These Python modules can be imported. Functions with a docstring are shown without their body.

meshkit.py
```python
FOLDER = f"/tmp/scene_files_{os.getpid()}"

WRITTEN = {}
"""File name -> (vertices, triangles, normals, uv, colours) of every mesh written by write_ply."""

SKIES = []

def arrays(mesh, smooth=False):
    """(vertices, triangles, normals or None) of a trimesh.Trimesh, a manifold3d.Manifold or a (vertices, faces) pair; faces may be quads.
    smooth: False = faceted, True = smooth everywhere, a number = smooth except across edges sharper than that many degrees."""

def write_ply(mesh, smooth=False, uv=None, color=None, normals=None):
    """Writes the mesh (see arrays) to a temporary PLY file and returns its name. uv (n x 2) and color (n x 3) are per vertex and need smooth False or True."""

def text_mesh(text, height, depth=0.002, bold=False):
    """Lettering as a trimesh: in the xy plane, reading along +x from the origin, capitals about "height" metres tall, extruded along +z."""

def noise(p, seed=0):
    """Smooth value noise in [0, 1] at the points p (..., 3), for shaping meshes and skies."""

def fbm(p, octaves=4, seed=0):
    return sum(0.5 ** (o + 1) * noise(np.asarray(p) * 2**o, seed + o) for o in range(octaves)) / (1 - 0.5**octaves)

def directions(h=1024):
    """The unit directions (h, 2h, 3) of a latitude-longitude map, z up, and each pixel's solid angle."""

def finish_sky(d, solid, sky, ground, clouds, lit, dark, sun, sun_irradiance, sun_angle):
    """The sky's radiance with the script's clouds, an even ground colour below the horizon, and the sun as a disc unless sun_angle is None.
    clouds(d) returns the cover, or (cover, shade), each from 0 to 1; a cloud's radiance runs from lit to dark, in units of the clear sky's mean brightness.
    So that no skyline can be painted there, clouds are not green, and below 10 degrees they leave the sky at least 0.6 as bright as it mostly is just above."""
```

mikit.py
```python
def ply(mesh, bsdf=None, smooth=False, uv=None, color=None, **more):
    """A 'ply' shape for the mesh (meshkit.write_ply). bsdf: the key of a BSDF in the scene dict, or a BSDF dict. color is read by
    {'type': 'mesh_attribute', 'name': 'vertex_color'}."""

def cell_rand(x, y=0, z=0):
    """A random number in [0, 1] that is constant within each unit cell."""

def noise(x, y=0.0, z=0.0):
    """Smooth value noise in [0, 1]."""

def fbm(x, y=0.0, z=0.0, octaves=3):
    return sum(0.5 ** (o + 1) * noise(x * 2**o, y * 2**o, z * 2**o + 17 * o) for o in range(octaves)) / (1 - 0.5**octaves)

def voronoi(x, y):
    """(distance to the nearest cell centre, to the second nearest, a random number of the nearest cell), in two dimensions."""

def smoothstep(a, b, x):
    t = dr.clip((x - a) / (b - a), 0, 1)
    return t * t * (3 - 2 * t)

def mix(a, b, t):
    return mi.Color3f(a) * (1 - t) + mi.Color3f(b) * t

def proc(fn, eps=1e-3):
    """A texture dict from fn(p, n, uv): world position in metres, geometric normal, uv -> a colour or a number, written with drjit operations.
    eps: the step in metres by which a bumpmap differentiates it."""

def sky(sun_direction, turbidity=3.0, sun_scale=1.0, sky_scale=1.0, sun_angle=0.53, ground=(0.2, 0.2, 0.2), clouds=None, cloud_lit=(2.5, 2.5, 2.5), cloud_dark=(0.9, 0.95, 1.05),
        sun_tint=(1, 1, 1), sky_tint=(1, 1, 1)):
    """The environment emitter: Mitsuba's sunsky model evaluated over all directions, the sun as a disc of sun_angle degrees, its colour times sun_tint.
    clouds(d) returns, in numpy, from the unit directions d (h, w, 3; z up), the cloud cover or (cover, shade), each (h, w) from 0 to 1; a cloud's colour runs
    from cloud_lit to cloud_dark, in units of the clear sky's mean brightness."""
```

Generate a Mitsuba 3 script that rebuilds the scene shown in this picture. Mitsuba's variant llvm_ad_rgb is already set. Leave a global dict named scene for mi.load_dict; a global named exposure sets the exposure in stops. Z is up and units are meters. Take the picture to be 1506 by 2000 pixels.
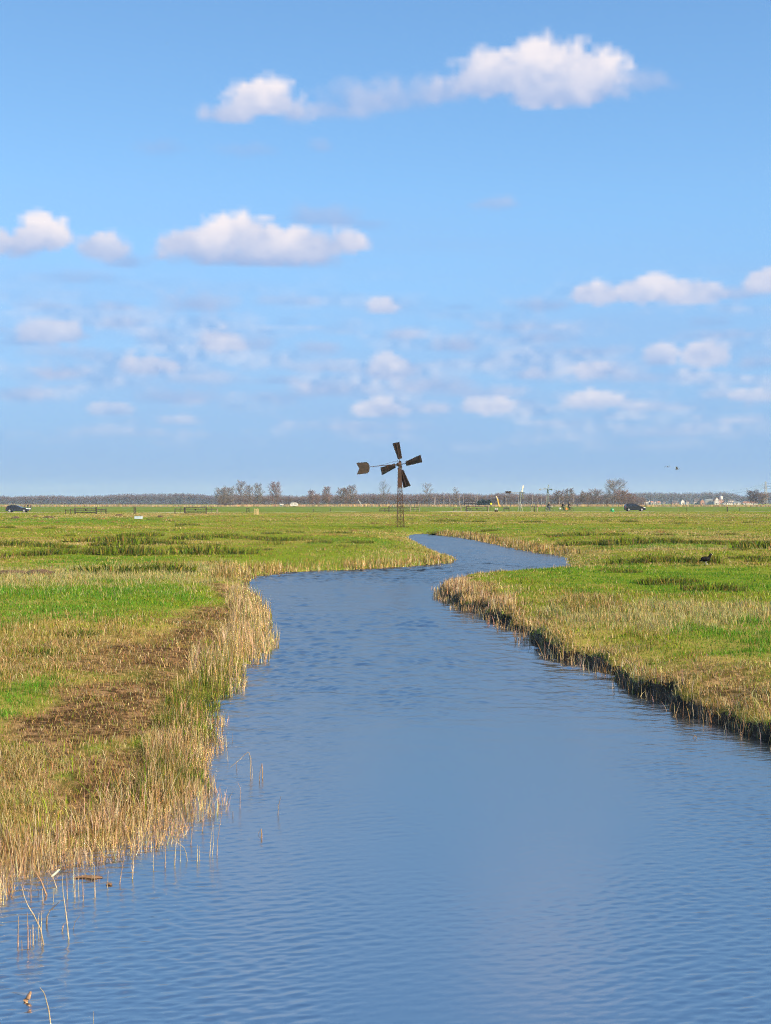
import math, random
import numpy as np, trimesh, shapely
import shapely.geometry as sg
import manifold3d as m3
from scipy.spatial import cKDTree, Delaunay
import drjit as dr
import mitsuba as mi
import mikit, meshkit

T = mi.ScalarTransform4f
RNG = np.random.default_rng(7)
random.seed(7)
scene, labels = {}, {}

# ------------------------------------------------------------------ camera, sky, exposure
F, CX, HY, EYE = 2600.0, 753.0, 982.0, 2.4      # focal length in pixels of the photograph, its centre column, horizon row, eye height over the water
scene['camera'] = {'type': 'perspective', 'fov': 2 * math.degrees(math.atan(753 / F)), 'fov_axis': 'x',
                   'near_clip': 0.1, 'far_clip': 20000.0, 'principal_point_offset_y': -(HY - 1000) / 2000,
                   'to_world': T().look_at(origin=[0, 0, EYE], target=[0, 100, EYE], up=[0, 0, 1]),
                   'medium': {'type': 'ref', 'id': 'haze_air'}}
SUN = (0.72, -0.55, 0.56)
exposure = 2.45


def blob(az, el, nz, px, py, hw, hh, soft=0.5, cut=0.25, bite=1.3):
    """A cumulus at a direction: (cover, height inside it from 0 at the base to 1)."""
    a0 = math.degrees(math.atan((px - CX) / F)); e0 = math.degrees(math.atan((HY - py) / F))
    w, h = math.degrees(hw / F), math.degrees(hh / F)
    u, v = (az - a0) / w, (el - e0) / h
    r = np.sqrt(u * u + np.where(v < 0, v * 1.9, v) ** 2)
    d = 1.20 - r + bite * (nz - 0.5)
    return np.clip((d - cut * 0.3) / soft, 0, 1), v


CLOUDS = [  # column, row, half width, half height, brightness, opacity
    (1070, 156, 100, 70, 1.0, 1.0), (960, 165, 90, 62, .82, .9), (1150, 168, 76, 58, .95, 1.0), (1100, 198, 130, 34, .66, .9), (875, 185, 70, 36, .45, .6), (1265, 180, 60, 26, .35, .38),
    (512, 205, 72, 46, 1.0, .95), (450, 232, 65, 26, .55, .75), (575, 225, 40, 30, .6, .7), (705, 203, 92, 42, .42, .52), (795, 198, 75, 34, .3, .36), (640, 222, 50, 20, .35, .35),
    (80, 485, 62, 46, 1.0, 1.0), (40, 505, 50, 36, .55, .8), (200, 500, 55, 34, .75, .85), (250, 522, 45, 20, .2, .5), (-40, 500, 60, 40, .7, .9),
    (480, 472, 88, 50, 1.0, 1.0), (380, 488, 75, 36, .75, .95), (590, 485, 95, 38, .8, .95), (675, 478, 45, 30, .85, .9), (500, 512, 190, 22, .3, .85),
    (620, 428, 90, 24, .2, .45), (700, 440, 80, 12, .15, .3), (970, 403, 55, 16, .3, .4), (625, 290, 35, 18, .3, .3), (320, 300, 60, 20, .2, .25), (490, 300, 70, 18, .2, .22),
    (1160, 585, 55, 32, .9, .85), (1255, 582, 75, 34, .85, .85), (1350, 588, 60, 30, .7, .8), (1060, 602, 80, 18, .2, .5), (1490, 572, 35, 36, .85, .85), (1440, 590, 50, 20, .3, .5),
    (930, 770, 120, 20, .45, .45), (620, 720, 110, 18, .4, .4), (1240, 745, 130, 18, .42, .45), (150, 700, 130, 18, .4, .4), (400, 745, 110, 16, .4, .4), (1150, 690, 100, 14, .35, .35), (700, 835, 140, 14, .5, .35), (1300, 850, 150, 14, .5, .35), (250, 850, 150, 14, .45, .3), (1000, 640, 90, 14, .35, .35), (560, 590, 70, 12, .3, .3), (1400, 665, 80, 14, .4, .4), (750, 602, 34, 24, .85, .75), (385, 600, 75, 32, .4, .6), (225, 608, 40, 12, .1, .35), (430, 674, 50, 32, .85, .8), (500, 675, 50, 18, .25, .5), (105, 664, 75, 30, .65, .75), (40, 680, 60, 14, .2, .45),
    (240, 640, 45, 16, .2, .4), (290, 722, 70, 24, .7, .75), (110, 738, 70, 24, .6, .75), (310, 670, 50, 14, .2, .4), (890, 678, 62, 24, .45, .6), (780, 658, 45, 18, .3, .5), (620, 682, 55, 16, .3, .5), (1060, 663, 70, 14, .1, .35),
    (1035, 737, 45, 18, .2, .5), (1170, 730, 50, 22, .75, .75), (1380, 705, 46, 36, .8, .8), (1285, 706, 38, 30, .75, .75), (1480, 720, 50, 22, .3, .5), (765, 725, 58, 34, .7, .7), (850, 755, 90, 24, .3, .6), (650, 765, 90, 22, .3, .55),
    (740, 803, 60, 24, .85, .75), (945, 797, 58, 24, .85, .75), (850, 800, 50, 18, .6, .5), (1160, 792, 66, 24, .8, .75), (1470, 786, 46, 20, .75, .7), (1400, 780, 40, 16, .5, .5), (220, 805, 50, 18, .7, .6), (40, 780, 60, 18, .25, .5),
    (340, 782, 100, 18, .2, .5), (545, 745, 40, 12, .1, .45), (535, 780, 60, 16, .1, .4), (1270, 800, 60, 16, .5, .45), (345, 825, 50, 12, .6, .4), (1070, 830, 50, 10, .5, .35), (1450, 828, 50, 12, .5, .35), (110, 868, 50, 14, .5, .2),
    (150, 555, 80, 14, .1, .3), (900, 600, 30, 8, .0, .25), (100, 612, 40, 10, .0, .3), (1390, 640, 40, 10, .1, .3), (560, 630, 30, 8, .0, .25)]


def cloud_cover(d):
    h, w, _ = d.shape
    az = np.degrees(np.arctan2(d[..., 0], d[..., 1])); el = np.degrees(np.arcsin(np.clip(d[..., 2], -1, 1)))
    cover, shade = np.zeros((h, w)), np.full((h, w), .5)
    # the fair-weather cumulus over the rest of the sky
    zz = np.maximum(d[..., 2], 0.06)
    q = np.stack([d[..., 0] / zz * 1.5 + 9.3, d[..., 1] / zz * 1.5 + 4.1, zz * 0 + .5], -1)
    base = meshkit.fbm(q, 5, seed=3)
    out = np.clip(np.maximum((np.abs(az) - 17.5) / 4, (el - 24) / 5), 0, 1)
    c0 = np.clip((base - 0.60) / 0.1, 0, 1) * out * np.clip((el - 1) / 6, 0, 1)
    lowall = np.clip((13 - el) / 12, 0, 1) * .95 * (el > 0)
    cover = np.maximum(cover, lowall); shade = np.where(lowall > 0, .93, shade)
    cover = np.maximum(cover, c0 * .9); shade = np.where(c0 > 0, np.clip((base - .62) / .25, 0, 1) * .7 + .15, shade)
    win = (np.abs(az) < 26) & (el < 28)
    a, e = az[win], el[win]
    rough = meshkit.fbm(np.stack([a * .95, e * 1.25, a * 0 + 2.2], -1), 5, seed=11)
    fine = meshkit.fbm(np.stack([a * 2.3, e * 2.9, a * 0 + 5.2], -1), 5, seed=21)
    streak = meshkit.fbm(np.stack([a * .10 + 3, e * 1.1, a * 0 + 7.7], -1), 4, seed=31)
    nz = .55 * rough + .45 * fine
    keep = 1.0 - np.zeros_like(a); lit = np.zeros_like(a); wsum = np.zeros_like(a) + 1e-6
    for px, py, hw, hh, br, op in CLOUDS:
        c, v = blob(a, e, nz, px, py, hw, hh, soft=.34 if br > .6 else .75, bite=1.5 if br > .6 else 2.0)
        c = np.clip(c * op * (1.1 if br > .6 else 1.4), 0, 1)
        keep *= 1 - c
        b = (br if br > .6 else br * .8 + .14) * np.clip(.66 + .40 * v + .9 * (rough - .5) + .35 * (fine - .5), .12, 1.05)
        lit += c * b; wsum += c
    veil = np.clip((streak - .38) / .35, 0, 1) * np.clip((15 - e) / 8, 0, 1) * .30
    lay = meshkit.fbm(np.stack([a * .34 + 11, e * 1.75, a * 0 + 3.3], -1), 5, seed=61)
    lay = np.clip((lay - .46) / .17, 0, 1) * np.clip((e - 2.0) / 1.2, 0, 1) * np.clip((10.0 - e) / 2.5, 0, 1) * .50
    keep *= 1 - lay
    lit += lay * np.clip(.42 + 1.6 * (fine - .5) + .6 * (rough - .5), .1, .95); wsum += lay
    low = np.clip((13 - e) / 12, 0, 1) * .95
    cw = 1 - keep
    tot = 1 - (1 - cw) * (1 - veil) * (1 - low)
    sh = 1 - (lit / wsum)
    sh = (sh * cw + (.80 * veil + .93 * low) * (1 - cw)) / np.maximum(cw + (veil + low) * (1 - cw), 1e-6)
    cover[win] = np.maximum(cover[win], tot); shade[win] = np.where(tot >= c0[win], sh, shade[win])
    return cover, shade


scene['sky_light'] = mikit.sky(SUN, turbidity=2.6, sun_scale=1.2, clouds=cloud_cover, cloud_lit=(2.15, 2.02, 2.12), cloud_dark=(.42, .87, 1.72), sky_tint=(.84, 1.02, 1.22), ground=(.1, .13, .05))

# ------------------------------------------------------------------ helpers


def G(px, py, z=0.4):
    """The point at height z that the photograph shows at this column and row."""
    D = (EYE - z) * F / (py - HY)
    return np.array([(px - CX) / F * D, D, z])


def at(px, D, z):
    return np.array([(px - CX) / F * D, D, z])


def numbered(name):
    if not any(k == name or k.startswith(name + '__') for k in scene) and name not in labels:
        return name
    i = 1
    while any(k == f'{name}_{i:03d}' or k.startswith(f'{name}_{i:03d}__') for k in scene) or f'{name}_{i:03d}' in labels:
        i += 1
    return f'{name}_{i:03d}'


def thing(name, label, cat, group=None):
    key = numbered(name)
    labels[key] = {'label': label, 'category': cat}
    if group:
        labels[key]['group'] = group
    return key


def put(key, mesh, bsdf, smooth=False, M=None, **kw):
    d = mesh if isinstance(mesh, dict) else mikit.ply(mesh, bsdf, smooth=smooth, **kw)
    if M is not None:
        d = {**d, 'to_world': M}
    scene[key] = d
    return key


def part(parent, name, mesh, bsdf, smooth=False, M=None, label=None, **kw):
    key = numbered(parent + '__' + name)
    put(key, mesh, bsdf, smooth, M, **kw)
    if label:
        labels[key] = {'label': label}
    return key


def single(name, label, cat, mesh, bsdf, smooth=False, group=None, M=None, **kw):
    return put(thing(name, label, cat, group), mesh, bsdf, smooth, M, **kw)


def struct(name, mesh, bsdf, smooth=False, kind='structure', label=None, cat=None, **kw):
    key = numbered(name)
    put(key, mesh, bsdf, smooth, **kw)
    labels[key] = {'kind': kind}
    if label:
        labels[key]['label'] = label
    if cat:
        labels[key]['category'] = cat
    return key


def cat_(meshes):
    vs, fs, n = [], [], 0
    for v, f in meshes:
        vs.append(np.asarray(v, float)); fs.append(np.asarray(f, int) + n); n += len(vs[-1])
    return np.vstack(vs), np.vstack(fs)


def vf(m):
    if hasattr(m, 'to_mesh'):
        q = m.to_mesh(); return np.array(q.vert_properties[:, :3], float), np.array(q.tri_verts, int)
    return np.array(m.vertices, float), np.array(m.faces, int)


def moved(m, off=(0, 0, 0), rz=0.0, s=1.0):
    v, f = m
    c, sn = math.cos(rz), math.sin(rz)
    R = np.array([[c, -sn, 0], [sn, c, 0], [0, 0, 1]])
    return (np.asarray(v) * s) @ R.T + np.asarray(off), f


def box(c, s):
    b = trimesh.creation.box(extents=s)
    return np.array(b.vertices) + np.asarray(c, float), np.array(b.faces)


def bev(c, s, b=.01):
    """A box with chamfered edges, as the hull of its inset faces."""
    s = np.asarray(s, float) / 2
    pts = []
    for k in range(3):
        i = s - b; i[k] = s[k]
        for sx in (-1, 1):
            for sy in (-1, 1):
                for sz in (-1, 1):
                    pts.append(i * (sx, sy, sz))
    h = trimesh.convex.convex_hull(np.array(pts))
    return np.array(h.vertices) + np.asarray(c, float), np.array(h.faces)


def frame(p0, p1):
    z = np.asarray(p1, float) - p0
    L = np.linalg.norm(z); z /= L
    x = np.cross(z, [0, 0, 1.0] if abs(z[2]) < .95 else [0, 1.0, 0]); x /= np.linalg.norm(x)
    return x, np.cross(z, x), z, L


def beam(p0, p1, w, d):
    x, y, z, L = frame(p0, p1)
    v = []
    for q in (p0, p1):
        for a, b in ((-1, -1), (1, -1), (1, 1), (-1, 1)):
            v.append(np.asarray(q, float) + x * a * w / 2 + y * b * d / 2)
    f = [[0, 2, 1], [0, 3, 2], [4, 5, 6], [4, 6, 7]]
    for i in range(4):
        j = (i + 1) % 4
        f += [[i, j, j + 4], [i, j + 4, i + 4]]
    return np.array(v), np.array(f)


def tube(pts, r, n=8):
    pts = [np.asarray(p, float) for p in pts]
    rs = r if hasattr(r, '__len__') else [r] * len(pts)
    v, f = [], []
    for i, p in enumerate(pts):
        a = pts[max(i - 1, 0)]; b = pts[min(i + 1, len(pts) - 1)]
        x, y, z, L = frame(a, b)
        for k in range(n):
            t = 2 * math.pi * k / n
            v.append(p + rs[i] * (math.cos(t) * x + math.sin(t) * y))
    for i in range(len(pts) - 1):
        for k in range(n):
            a, b = i * n + k, i * n + (k + 1) % n
            f += [[a, b, b + n], [a, b + n, a + n]]
    m = len(v)
    v += [pts[0], pts[-1]]
    for k in range(n):
        f += [[m, (k + 1) % n, k], [m + 1, m - n + k, m - n + (k + 1) % n]]
    return np.array(v), np.array(f)


def prism(poly, depth, to=None):
    """A shapely polygon (x, z) extruded along y, centred."""
    e = trimesh.creation.extrude_polygon(poly, depth, engine='earcut')
    v = np.array(e.vertices)
    v = np.stack([v[:, 0], depth / 2 - v[:, 2], v[:, 1]], 1)
    return v, np.array(e.faces)


def ball(c, r, sub=2, s=(1, 1, 1)):
    b = trimesh.creation.icosphere(subdivisions=sub, radius=1.0)
    return np.array(b.vertices) * np.asarray(s) * r + np.asarray(c, float), np.array(b.faces)


def chainbody(segs, n=14, edge=None):
    """One continuous surface from joints: [((p, r), (p, r)), ...] hulled and joined."""
    out = []
    for (p, a), (q, b) in segs:
        out.append(m3.Manifold.batch_hull([m3.Manifold.sphere(a, n).translate(list(map(float, p))), m3.Manifold.sphere(b, n).translate(list(map(float, q)))]))
    m = m3.Manifold.batch_boolean(out, m3.OpType.Add)
    if edge:
        m = m.refine_to_length(edge)
    v, f = vf(m)
    t = trimesh.Trimesh(v, f, process=True)
    trimesh.smoothing.filter_taubin(t, iterations=4)
    return np.array(t.vertices), np.array(t.faces)


# ------------------------------------------------------------------ materials


def diffuse(name, c):
    scene[name] = {'type': 'twosided', 'bsdf': {'type': 'diffuse', 'reflectance': {'type': 'rgb', 'value': list(c)}}}
    return name


def proc_mat(name, fn, rough=.8, metal=0.0, spec=.3, coat=0.0):
    b = {'type': 'principled', 'base_color': mikit.proc(fn), 'roughness': rough, 'metallic': metal, 'specular': spec}
    if coat:
        b['clearcoat'] = coat; b['clearcoat_gloss'] = .9
    scene[name] = {'type': 'twosided', 'bsdf': b}
    return name


def two_tone(a, b, k, stretch=(1, 1, 1)):
    def fn(p, n, uv):
        t = mikit.smoothstep(.3, .7, mikit.fbm(p.x * k * stretch[0], p.y * k * stretch[1], p.z * k * stretch[2], 3))
        return mikit.mix(a, b, t)
    return fn


scene['leaf'] = {'type': 'principledthin', 'base_color': {'type': 'mesh_attribute', 'name': 'vertex_color'}, 'roughness': .55, 'diff_trans': .7, 'spec_trans': 0.0, 'eta': 1.4}
scene['stalk'] = {'type': 'twosided', 'bsdf': {'type': 'diffuse', 'reflectance': {'type': 'mesh_attribute', 'name': 'vertex_color'}}}
proc_mat('rust_steel', two_tone((.034, .021, .016), (.072, .037, .025), 9.0), .75, 0, .35)
proc_mat('tarred_board', two_tone((.008, .0065, .006), (.050, .032, .022), 11.0, (1, 1, 1)), .7)
proc_mat('dark_wood', two_tone((.03, .028, .025), (.075, .065, .05), 7.0, (1, 1, .2)), .85)
proc_mat('grey_wood', two_tone((.2, .17, .13), (.34, .29, .22), 7.0, (1, 1, .2)), .85)
proc_mat('new_wood', two_tone((.5, .37, .2), (.62, .47, .28), 7.0, (1, 1, .2)), .8)
proc_mat('white_paint', two_tone((.50, .49, .48), (.62, .61, .60), 1.2), .5)
proc_mat('cream_wall', two_tone((.42, .385, .35), (.50, .465, .43), .6), .8)
proc_mat('brick_wall', two_tone((.3, .17, .12), (.4, .23, .17), .9), .9)
proc_mat('roof_tile', two_tone((.07, .065, .07), (.12, .1, .1), .9), .8)
proc_mat('red_roof', two_tone((.28, .13, .09), (.36, .18, .12), .9), .8)
proc_mat('navy_paint', two_tone((.018, .022, .035), (.02, .025, .04), 2.0), .3, .3, .5, 1.0)
proc_mat('black_paint', two_tone((.008, .009, .014), (.010, .011, .017), 2.0), .3, .3, .5, 1.0)
proc_mat('dark_glass', two_tone((.012, .014, .017), (.014, .016, .02), 2.0), .06, 0, .8)
proc_mat('rubber', two_tone((.015, .015, .015), (.022, .022, .022), 4.0), .9)
proc_mat('alloy', two_tone((.5, .5, .5), (.6, .6, .6), 4.0), .35, .6)
proc_mat('lamp_lens', two_tone((.75, .77, .8), (.8, .82, .84), 4.0), .15, 0, .8)
proc_mat('tail_red', two_tone((.25, .015, .015), (.3, .02, .02), 4.0), .3)
proc_mat('galvanised', two_tone((.28, .3, .3), (.36, .38, .38), 4.0), .5, .5)
proc_mat('green_grey_paint', two_tone((.12, .16, .15), (.17, .2, .19), 3.0), .6)
proc_mat('yellow_paint', two_tone((.68, .42, .05), (.75, .5, .09), 3.0), .5)
proc_mat('orange_paint', two_tone((.75, .28, .03), (.8, .35, .06), 3.0), .5)
proc_mat('lime_paint', two_tone((.7, .68, .04), (.78, .74, .08), 3.0), .5)
proc_mat('green_plastic', two_tone((.01, .26, .09), (.02, .33, .12), 3.0), .5)
proc_mat('cream_blade', two_tone((.62, .52, .36), (.72, .62, .46), 3.0), .6)
proc_mat('pale_concrete', two_tone((.36, .38, .38), (.46, .47, .46), 3.0), .85)
proc_mat('trough_blue', two_tone((.35, .45, .55), (.42, .52, .6), 3.0), .5)
proc_mat('skin', two_tone((.5, .32, .24), (.54, .36, .27), 5.0), .6)
proc_mat('black_cloth', two_tone((.012, .012, .015), (.022, .022, .026), 9.0), .95)
proc_mat('blue_cloth', two_tone((.03, .04, .08), (.05, .06, .1), 9.0), .95)
proc_mat('red_cloth', two_tone((.3, .03, .03), (.36, .05, .05), 9.0), .95)
proc_mat('pale_cloth', two_tone((.5, .52, .55), (.6, .62, .64), 9.0), .95)
proc_mat('brown_hair', two_tone((.05, .03, .02), (.08, .05, .03), 20.0), .8)
proc_mat('black_feather', two_tone((.006, .006, .007), (.011, .011, .013), 40.0), .85, 0, .1)
proc_mat('grey_feather', two_tone((.13, .125, .12), (.21, .2, .19), 6.0), .8)
proc_mat('white_bill', two_tone((.75, .73, .68), (.8, .78, .74), 30.0), .5)
proc_mat('molehill_soil', two_tone((.05, .032, .022), (.11, .07, .045), 9.0), .95)
proc_mat('floating_wood', two_tone((.13, .075, .042), (.19, .115, .065), 15.0), .7)
proc_mat('pale_leaf', two_tone((.5, .56, .44), (.6, .64, .52), 12.0), .7)
proc_mat('road_asphalt', two_tone((.3, .27, .22), (.4, .36, .29), .8), .9)
diffuse('cable_dark', (.05, .05, .06))

# ------------------------------------------------------------------ the canal's outline
left_px = [(-900, 2330), (-420, 1890), (-150, 1768), (0, 1712), (140, 1682), (276, 1642), (340, 1592), (372, 1552), (394, 1500), (402, 1424), (420, 1378), (470, 1312), (516, 1268), (520, 1240), (509, 1205), (490, 1172), (476, 1150), (482, 1132), (535, 1121), (620, 1115), (700, 1112), (800, 1106), (862, 1101), (886, 1096)]
right_px = [(2600, 2330), (1900, 1640), (1640, 1510), (1506, 1443), (1400, 1412), (1330, 1385), (1250, 1352), (1190, 1322), (1130, 1300), (1060, 1268), (1010, 1235), (975, 1212), (935, 1196), (902, 1186), (866, 1170), (858, 1156)]
far_px = [(1092, 1087), (1055, 1080), (1000, 1070), (950, 1059), (900, 1050), (850, 1045), (820, 1043)]
L_ = [G(x, y, 0)[:2] for x, y in left_px]
R_ = [G(x, y, 0)[:2] for x, y in right_px]
F_ = [G(x, y, 0)[:2] for x, y in far_px]
back_left = [at(888, 58, 0)[:2], at(866, 62, 0)[:2], at(838, 71, 0)[:2], at(812, 82, 0)[:2], at(800, 96, 0)[:2]]
back_right = [at(868, 37.2, 0)[:2], at(890, 38.6, 0)[:2], at(960, 41, 0)[:2], at(1085, 46.5, 0)[:2]]
ring = L_ + back_left + F_[::-1] + [at(1110, 52, 0)[:2]] + back_right[::-1] + R_[::-1]


def smooth_ring(pts, per=6):
    P = np.array(pts); n = len(P); out = []
    for i in range(n):
        p0, p1, p2, p3 = P[i - 1], P[i], P[(i + 1) % n], P[(i + 2) % n]
        for k in range(per):
            t = k / per
            out.append(.5 * (2 * p1 + (p2 - p0) * t + (2 * p0 - 5 * p1 + 4 * p2 - p3) * t * t + (3 * p1 - p0 - 3 * p2 + p3) * t ** 3))
    return np.array(out)


canal = sg.Polygon(smooth_ring(ring)).buffer(0)
if canal.geom_type != 'Polygon':
    canal = max(canal.geoms, key=lambda g: g.area)


def resample(poly, step):
    """Points along a polygon's outline, closer together nearer the camera."""
    line = poly.exterior if hasattr(poly, 'exterior') else poly
    n = int(line.length / .04)
    P = np.array([line.interpolate(i * .04).coords[0] for i in range(n)])
    acc, keep = 1e9, []
    for i in range(n):
        acc += .04
        if acc >= max(.06, step * np.hypot(*P[i])):
            keep.append(P[i]); acc = 0
    return np.array(keep)


edge0 = resample(canal, .0015)
# a wandering bank: the outline pushed in and out by noise
e_n = (meshkit.fbm(np.c_[edge0 * 1.3, edge0[:, 0] * 0 + 3], 4, seed=5) - .5)
cen = edge0 - np.roll(edge0, 1, 0); tang = np.roll(edge0, -1, 0) - np.roll(edge0, 1, 0); tang /= np.linalg.norm(tang, axis=1, keepdims=True) + 1e-9
edge0 = edge0 + np.c_[-tang[:, 1], tang[:, 0]] * (e_n * .62)[:, None]
canal = sg.Polygon(edge0).buffer(0)
if canal.geom_type != 'Polygon':
    canal = max(canal.geoms, key=lambda g: g.area)
canal_line = canal.exterior
_n = int(canal_line.length / .03)
edge_pts = np.array(canal_line.coords)
edge_dense = np.array(shapely.get_coordinates(shapely.line_interpolate_point(canal_line, np.arange(_n) * .03)))
edge_tree = cKDTree(edge_dense)
shapely.prepare(canal)


def land(xy):
    """Signed distance to the water's edge, positive on land."""
    d, _ = edge_tree.query(xy)
    return np.where(shapely.contains_xy(canal, xy[:, 0], xy[:, 1]), -d, d)


def gentle(xy):
    """1 where the bank slopes gently (the left bank, near), 0 where it is a cut peat edge."""
    return np.where((xy[:, 0] < -.2 + .0 * xy[:, 1]) & (xy[:, 1] < 34), 1.0, 0.0) * np.clip((34 - xy[:, 1]) / 3, 0, 1) + np.clip((xy[:, 1] - 41) / 4, 0, 1)


# narrow field ditches far out in the meadow: (from, to, half width)
DITCHES = [(G(655, 1023), G(735, 1031), .6), (G(300, 1034), G(385, 1034.5), .55)]


def ditch_dist(xy):
    best = np.full(len(xy), 1e3)
    for a, b, w in DITCHES:
        a, b = a[:2], b[:2]
        t = np.clip(((xy - a) @ (b - a)) / ((b - a) @ (b - a)), 0, 1)
        best = np.minimum(best, np.linalg.norm(xy - (a + t[:, None] * (b - a)), axis=1) - w)
    return best


def ground_z(xy, t=None):
    t = land(xy) if t is None else t
    g = gentle(xy)
    cut = np.interp(t, [-.8, -.2, 0, .03, .07, .12, .3, .8], [-.5, -.35, -.12, .08, .24, .30, .34, .36])
    soft = np.interp(t, [-.8, -.3, 0, .3, 1.0, 2.2, 4.0], [-.45, -.18, -.05, .06, .14, .24, .34])
    Pk = np.c_[xy, xy[:, 0] * 0]
    hum = .14 + 1.0 * meshkit.fbm(Pk * [1.15, 1.15, 1], 3, seed=91)
    hum = 1 + (hum - 1) * np.clip(1 - (t - .3) / 1.6, 0, 1)
    cut = np.where(cut > 0, cut * hum, cut)
    z = cut * (1 - g) + soft * g
    P = np.c_[xy, xy[:, 0] * 0]
    up = np.clip(t / 1.0, 0, 1)
    z = z + up * (.10 * (meshkit.fbm(P * .45, 3, seed=2) - .5) + .06 * (meshkit.fbm(P * 1.9, 3, seed=4) - .5)) + .04 * up
    dd = ditch_dist(xy)
    z = np.where(dd < .6, np.minimum(z, np.interp(dd, [-.3, 0, .3, .6], [.0, .05, .28, .40])), z)
    # the road stands a little higher on the right
    road = np.clip(1 - np.abs(xy[:, 1] - 268) / 14, 0, 1)
    z = z + np.clip(road * 1.6, 0, 1) * np.clip((xy[:, 0] + 40) / 60, 0, 1) * .24
    return z


# ------------------------------------------------------------------ meadow sheet
pts = []
for off in (-.75, -.45, -.2, -.06, 0.0, .03, .06, .09, .14, .22, .34, .5, .75, 1.1):
    poly = canal.buffer(off) if off else canal
    for g in (poly.geoms if hasattr(poly, 'geoms') else [poly]):
        if g.area > .5:
            n = int(g.exterior.length / .045)
            P = np.array(shapely.get_coordinates(shapely.line_interpolate_point(g.exterior, np.arange(n) * .045)))
            D = np.hypot(P[:, 0], P[:, 1])
            keep = RNG.random(n) < np.clip(.045 / (.0045 * np.maximum(D, 8)) * (1.0 if abs(off) < .3 else .6), 0, 1)
            keep &= (P[:, 1] > 2)
            pts.append(P[keep])
y = 2.0
while y < 400:
    st = max(.22, y * .018)
    xs = np.arange(-.42 * y - 6, .42 * y + 6, st)
    pts.append(np.c_[xs + RNG.uniform(-.3, .3, len(xs)) * st, y + RNG.uniform(-.3, .3, len(xs)) * st])
    y += st
for yy in (-60, -20, -5, 400, 440, 500, 600, 750, 1000, 1400, 2000, 3000, 4400):
    m = 4400 if yy < 0 else max(4400, 0)
    pts.append(np.c_[np.linspace(-4400, 4400, 61), np.full(61, float(yy))])
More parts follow.
